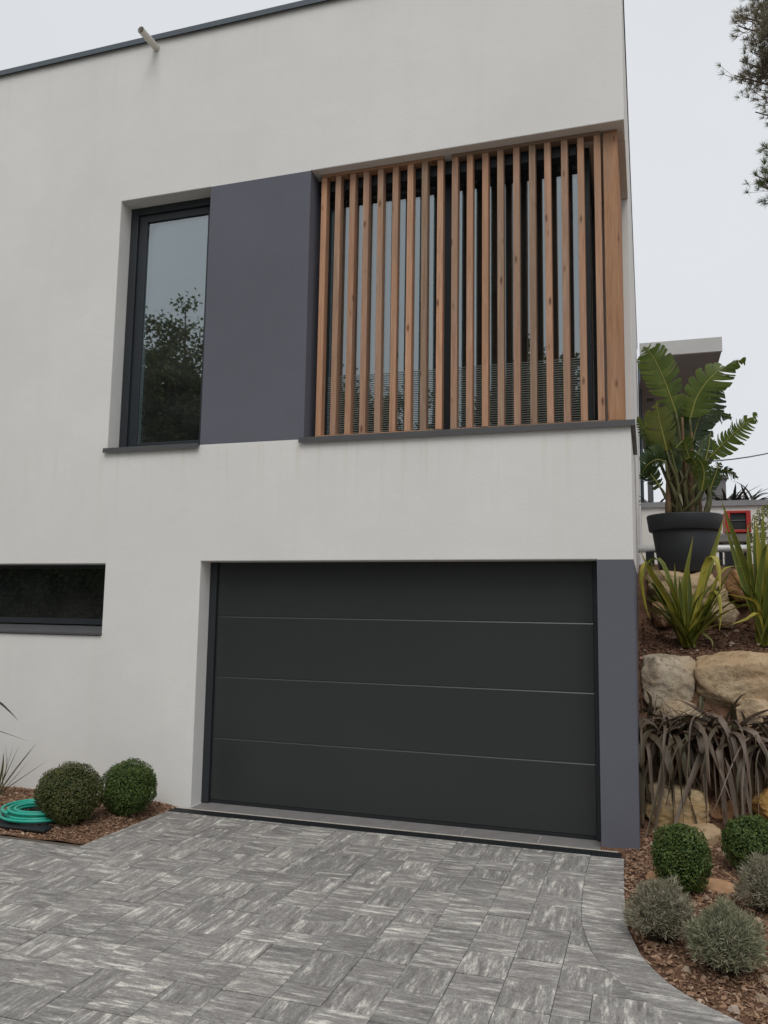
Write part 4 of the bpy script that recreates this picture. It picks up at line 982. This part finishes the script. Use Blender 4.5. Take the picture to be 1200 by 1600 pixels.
# lime shrub at right edge
random.seed(51)
ls = thing('lime_shrub', 'bushy lime-green shrub at the right edge near the garden wall', 'shrub'); c = at(1210, 838, 3.5); ls.location = (c.x, c.y, 2.2)
mb = MB()
for k in range(2600):
    dv = Vector((random.gauss(0, 1), random.gauss(0, 1), random.gauss(0, 1))).normalized() * random.uniform(.4, 1) ** .5
    if noise.noise(dv * 3) < -.22: continue
    leaf_quad(mb, Vector((dv.x * .28, dv.y * .28, c.z - 2.2 + dv.z * .38)), Vector((random.gauss(0, 1), random.gauss(-.4, 1), random.gauss(.6, 1))), random.uniform(.03, .055), .016, random.uniform(0, 6.3))
mb.build('foliage', M['lime'], ls, kind='stuff')
mb = MB()
for k in range(5): mb.tube([(0, 0, -.1), (random.gauss(0, .08), random.gauss(0, .08), .35), (random.gauss(0, .15), random.gauss(0, .15), .7)], [.012, .009, .004], 5)
mb.build('stem', M['bark'], ls)
# overhead cable
a, b = at(1060, 722, 15), at(1330, 660, 24)
mb = MB(); mb.tube([a.lerp(b, k / 12) - Vector((0, 0, .35 * 4 * (k / 12) * (1 - k / 12))) for k in range(13)], .018, 6); o = mb.build('overhead_cable', M['cable']); tag(o, 'thin dark overhead cable crossing the sky at the right', 'cable')

# ------------------------------------------------------------------ trees
def tuft(mb, p, d_, L, n, spread, wd):
    for k in range(n):
        v = (d_ + Vector((random.gauss(0, spread), random.gauss(0, spread), random.gauss(0, spread)))).normalized(); l_ = L * random.uniform(.6, 1.1)
        s = v.orthogonal().normalized() * wd; s = Matrix.Rotation(random.uniform(0, 6.3), 3, v) @ s
        mb.add([p - s, p + s, p + v * l_ * .6 + s * .8, p + v * l_, p + v * l_ * .6 - s * .8], [(0, 1, 2, 3, 4)])
random.seed(61)
PT = Vector((5.4, 9.6, 2.5)); pt = thing('pine_tree', 'tall pine whose twiggy branches reach into the sky at the top right', 'tree')
mb = MB(); mb.tube([PT, PT + Vector((.1, .1, 5)), PT + Vector((-.1, .2, 9)), PT + Vector((.1, 0, 14))], [.28, .22, .17, .06], 10); mb.build('trunk', M['bark'], pt, smooth=True)
cr_a, cr_b = MB(), MB()
def pine_branch(tip, start, cr_, ntw, spread):
    mb = MB(); mid = (tip + start) * .5 + Vector((0, 0, -.25)); path = cat_rom([start, mid, tip], 14)
    mb.tube(path, [.05 * (1 - k / 14) + .007 for k in range(14)], 6)
    for k in range(ntw):
        s = random.uniform(.35, 1); p = path[min(13, int(s * 13))]
        d_ = ((tip - start).normalized() * random.uniform(.2, 1) + Vector((random.gauss(0, .55), random.gauss(0, .55), random.gauss(.15, .5)))).normalized()
        L = random.uniform(.18, spread); e = p + d_ * L + Vector((0, 0, random.uniform(-.02, .14))); q = (p + e) * .5 + Vector((0, 0, -.05))
        mb.tube([p, q, e], [.008, .006, .004], 4, cap=False)
        for m_ in range(random.randint(1, 3)):
            e2 = e + Vector((random.gauss(0, .09), random.gauss(0, .09), random.gauss(.03, .07))); mb.tube([q, e2], .003, 3, cap=False)
            tuft(cr_, e2, (d_ + Vector((0, 0, .7))).normalized(), .14, 26, .6, .0034)
        tuft(cr_, e, (d_ + Vector((0, 0, .7))).normalized(), .16, 30, .6, .0034)
    mb.build('limb', M['bark'], pt)
for (px, py, y, sx, sy, nt_) in [(1158, 25, 8.8, 1300, 70, 60), (1170, 100, 8.9, 1310, 140, 60), (1182, 112, 9.3, 1310, 150, 60), (1152, 40, 8.6, 1300, 90, 50), (1148, 118, 8.8, 1310, 150, 44), (1178, 82, 9.0, 1310, 150, 50), (1176, 20, 9.4, 1320, 60, 56), (1190, 150, 9.2, 1320, 190, 26), (1192, 60, 8.4, 1330, 120, 60), (1166, -20, 9.2, 1320, 40, 60),
        (1205, 110, 9.6, 1320, 160, 50), (1200, 5, 9.9, 1320, 60, 60), (1180, 175, 8.9, 1320, 200, 9)]:
    pine_branch(at(px, py, y), PT + Vector((0, .2, at(sx, sy, 9.6).z - PT.z - .3)), cr_a, nt_, .5)
for (px, py, y, sx, sy, nt_) in [(1180, 274, 8.5, 1340, 330, 34), (1192, 292, 8.7, 1340, 340, 30), (1204, 232, 8.8, 1340, 300, 30), (1210, 262, 9.2, 1340, 330, 44)]:
    pine_branch(at(px, py, y), PT + Vector((0, .2, at(sx, sy, 9.6).z - PT.z - .3)), cr_b, int(nt_ * 1.5), .34)
for k in range(26):      # rest of the crown, outside the frame
    az = random.uniform(-1.3, 2.6); zz = random.uniform(7, 13.6); ln = random.uniform(1.6, 3.2) * (1.1 - (zz - 7) / 12)
    s0 = PT + Vector((0, .15, zz - 2.5)); pine_branch(s0 + Vector((math.cos(az) * ln, math.sin(az) * ln, random.uniform(-.2, .5))), s0, cr_a, 24, .55)
cr_a.build('crown', M['pine'], pt, kind='stuff'); cr_b.build('crown', M['pine_g'], pt, kind='stuff')

# leafy trees across the street, seen only as reflections in the upper windows
def broad_tree(label, base, h, rx, nclump, seed):
    random.seed(seed); t = thing('leafy_tree', label, 'tree', 'trees across the street'); t.location = base
    mb = MB(); mb.tube([(0, 0, -.1), (.1, .1, h * .35), (0, .1, h * .62)], [.32, .24, .1], 9); mb.build('trunk', M['bark'], t, smooth=True)
    lf, lm = MB(), MB()
    for k in range(nclump):
        ph = random.uniform(0, 6.3); u = random.uniform(-1, 1); s = math.sqrt(1 - u * u); rr = random.uniform(.12, 1) ** .5 * (1 + .22 * math.sin(ph * 3 + seed))
        c = Vector((s * math.cos(ph) * rx * rr, s * math.sin(ph) * rx * rr, h * .60 + u * h * .40 * rr)); cs = random.uniform(.28, .55)
        if k % 6 == 0: lm.tube([(0, .1, h * .45), c * .5 + Vector((0, 0, h * .27)), c], [.09, .05, .02], 5, cap=False)
        for q in range(90): leaf_quad(lf, c + Vector((random.gauss(0, cs * .5), random.gauss(0, cs * .5), random.gauss(0, cs * .4))), Vector((random.gauss(0, 1), random.gauss(0, 1), random.gauss(.8, 1))), random.uniform(.10, .18), random.uniform(.07, .12), random.uniform(0, 6.3))
    lf.build('crown', M['leafy'], t, kind='stuff'); lm.build('limb', M['bark'], t); return t
broad_tree('broad green tree reflected in the tall left window', Vector((-13.6, -15, 0)), 10.6, 4.4, 1250, 71)
broad_tree('green tree reflected low in the left of the screened window', Vector((-9.2, -19, 0)), 9.4, 3.2, 520, 72)
broad_tree('green tree reflected low in the right of the screened window', Vector((-2.4, -20, 0)), 10.4, 3.2, 560, 73)

# clipped hedge across the street, mirrored dark in the low strip window
random.seed(81)
hd = thing('hedge', 'tall dark hedge across the street, mirrored in the low strip window', 'hedge')
mb = MB(); mb.box(-34, 9, -16.6, -15.6, -.05, 3.3); mb.build('core', M['box_core'], hd)
mb = MB()
for k in range(15000):
    x = random.uniform(-34, 9); z = random.uniform(0, 3.5); y = -15.55 + random.gauss(0, .07) if random.random() < .8 else random.uniform(-16.6, -15.5)
    if y < -15.8: z = 3.38 + random.gauss(0, .06)
    leaf_quad(mb, Vector((x, y, z)), Vector((random.gauss(0, .7), 1, random.gauss(.4, .6))), random.uniform(.14, .26), random.uniform(.1, .16), random.uniform(0, 6.3))
mb.build('foliage', M['leafy'], hd, kind='stuff')
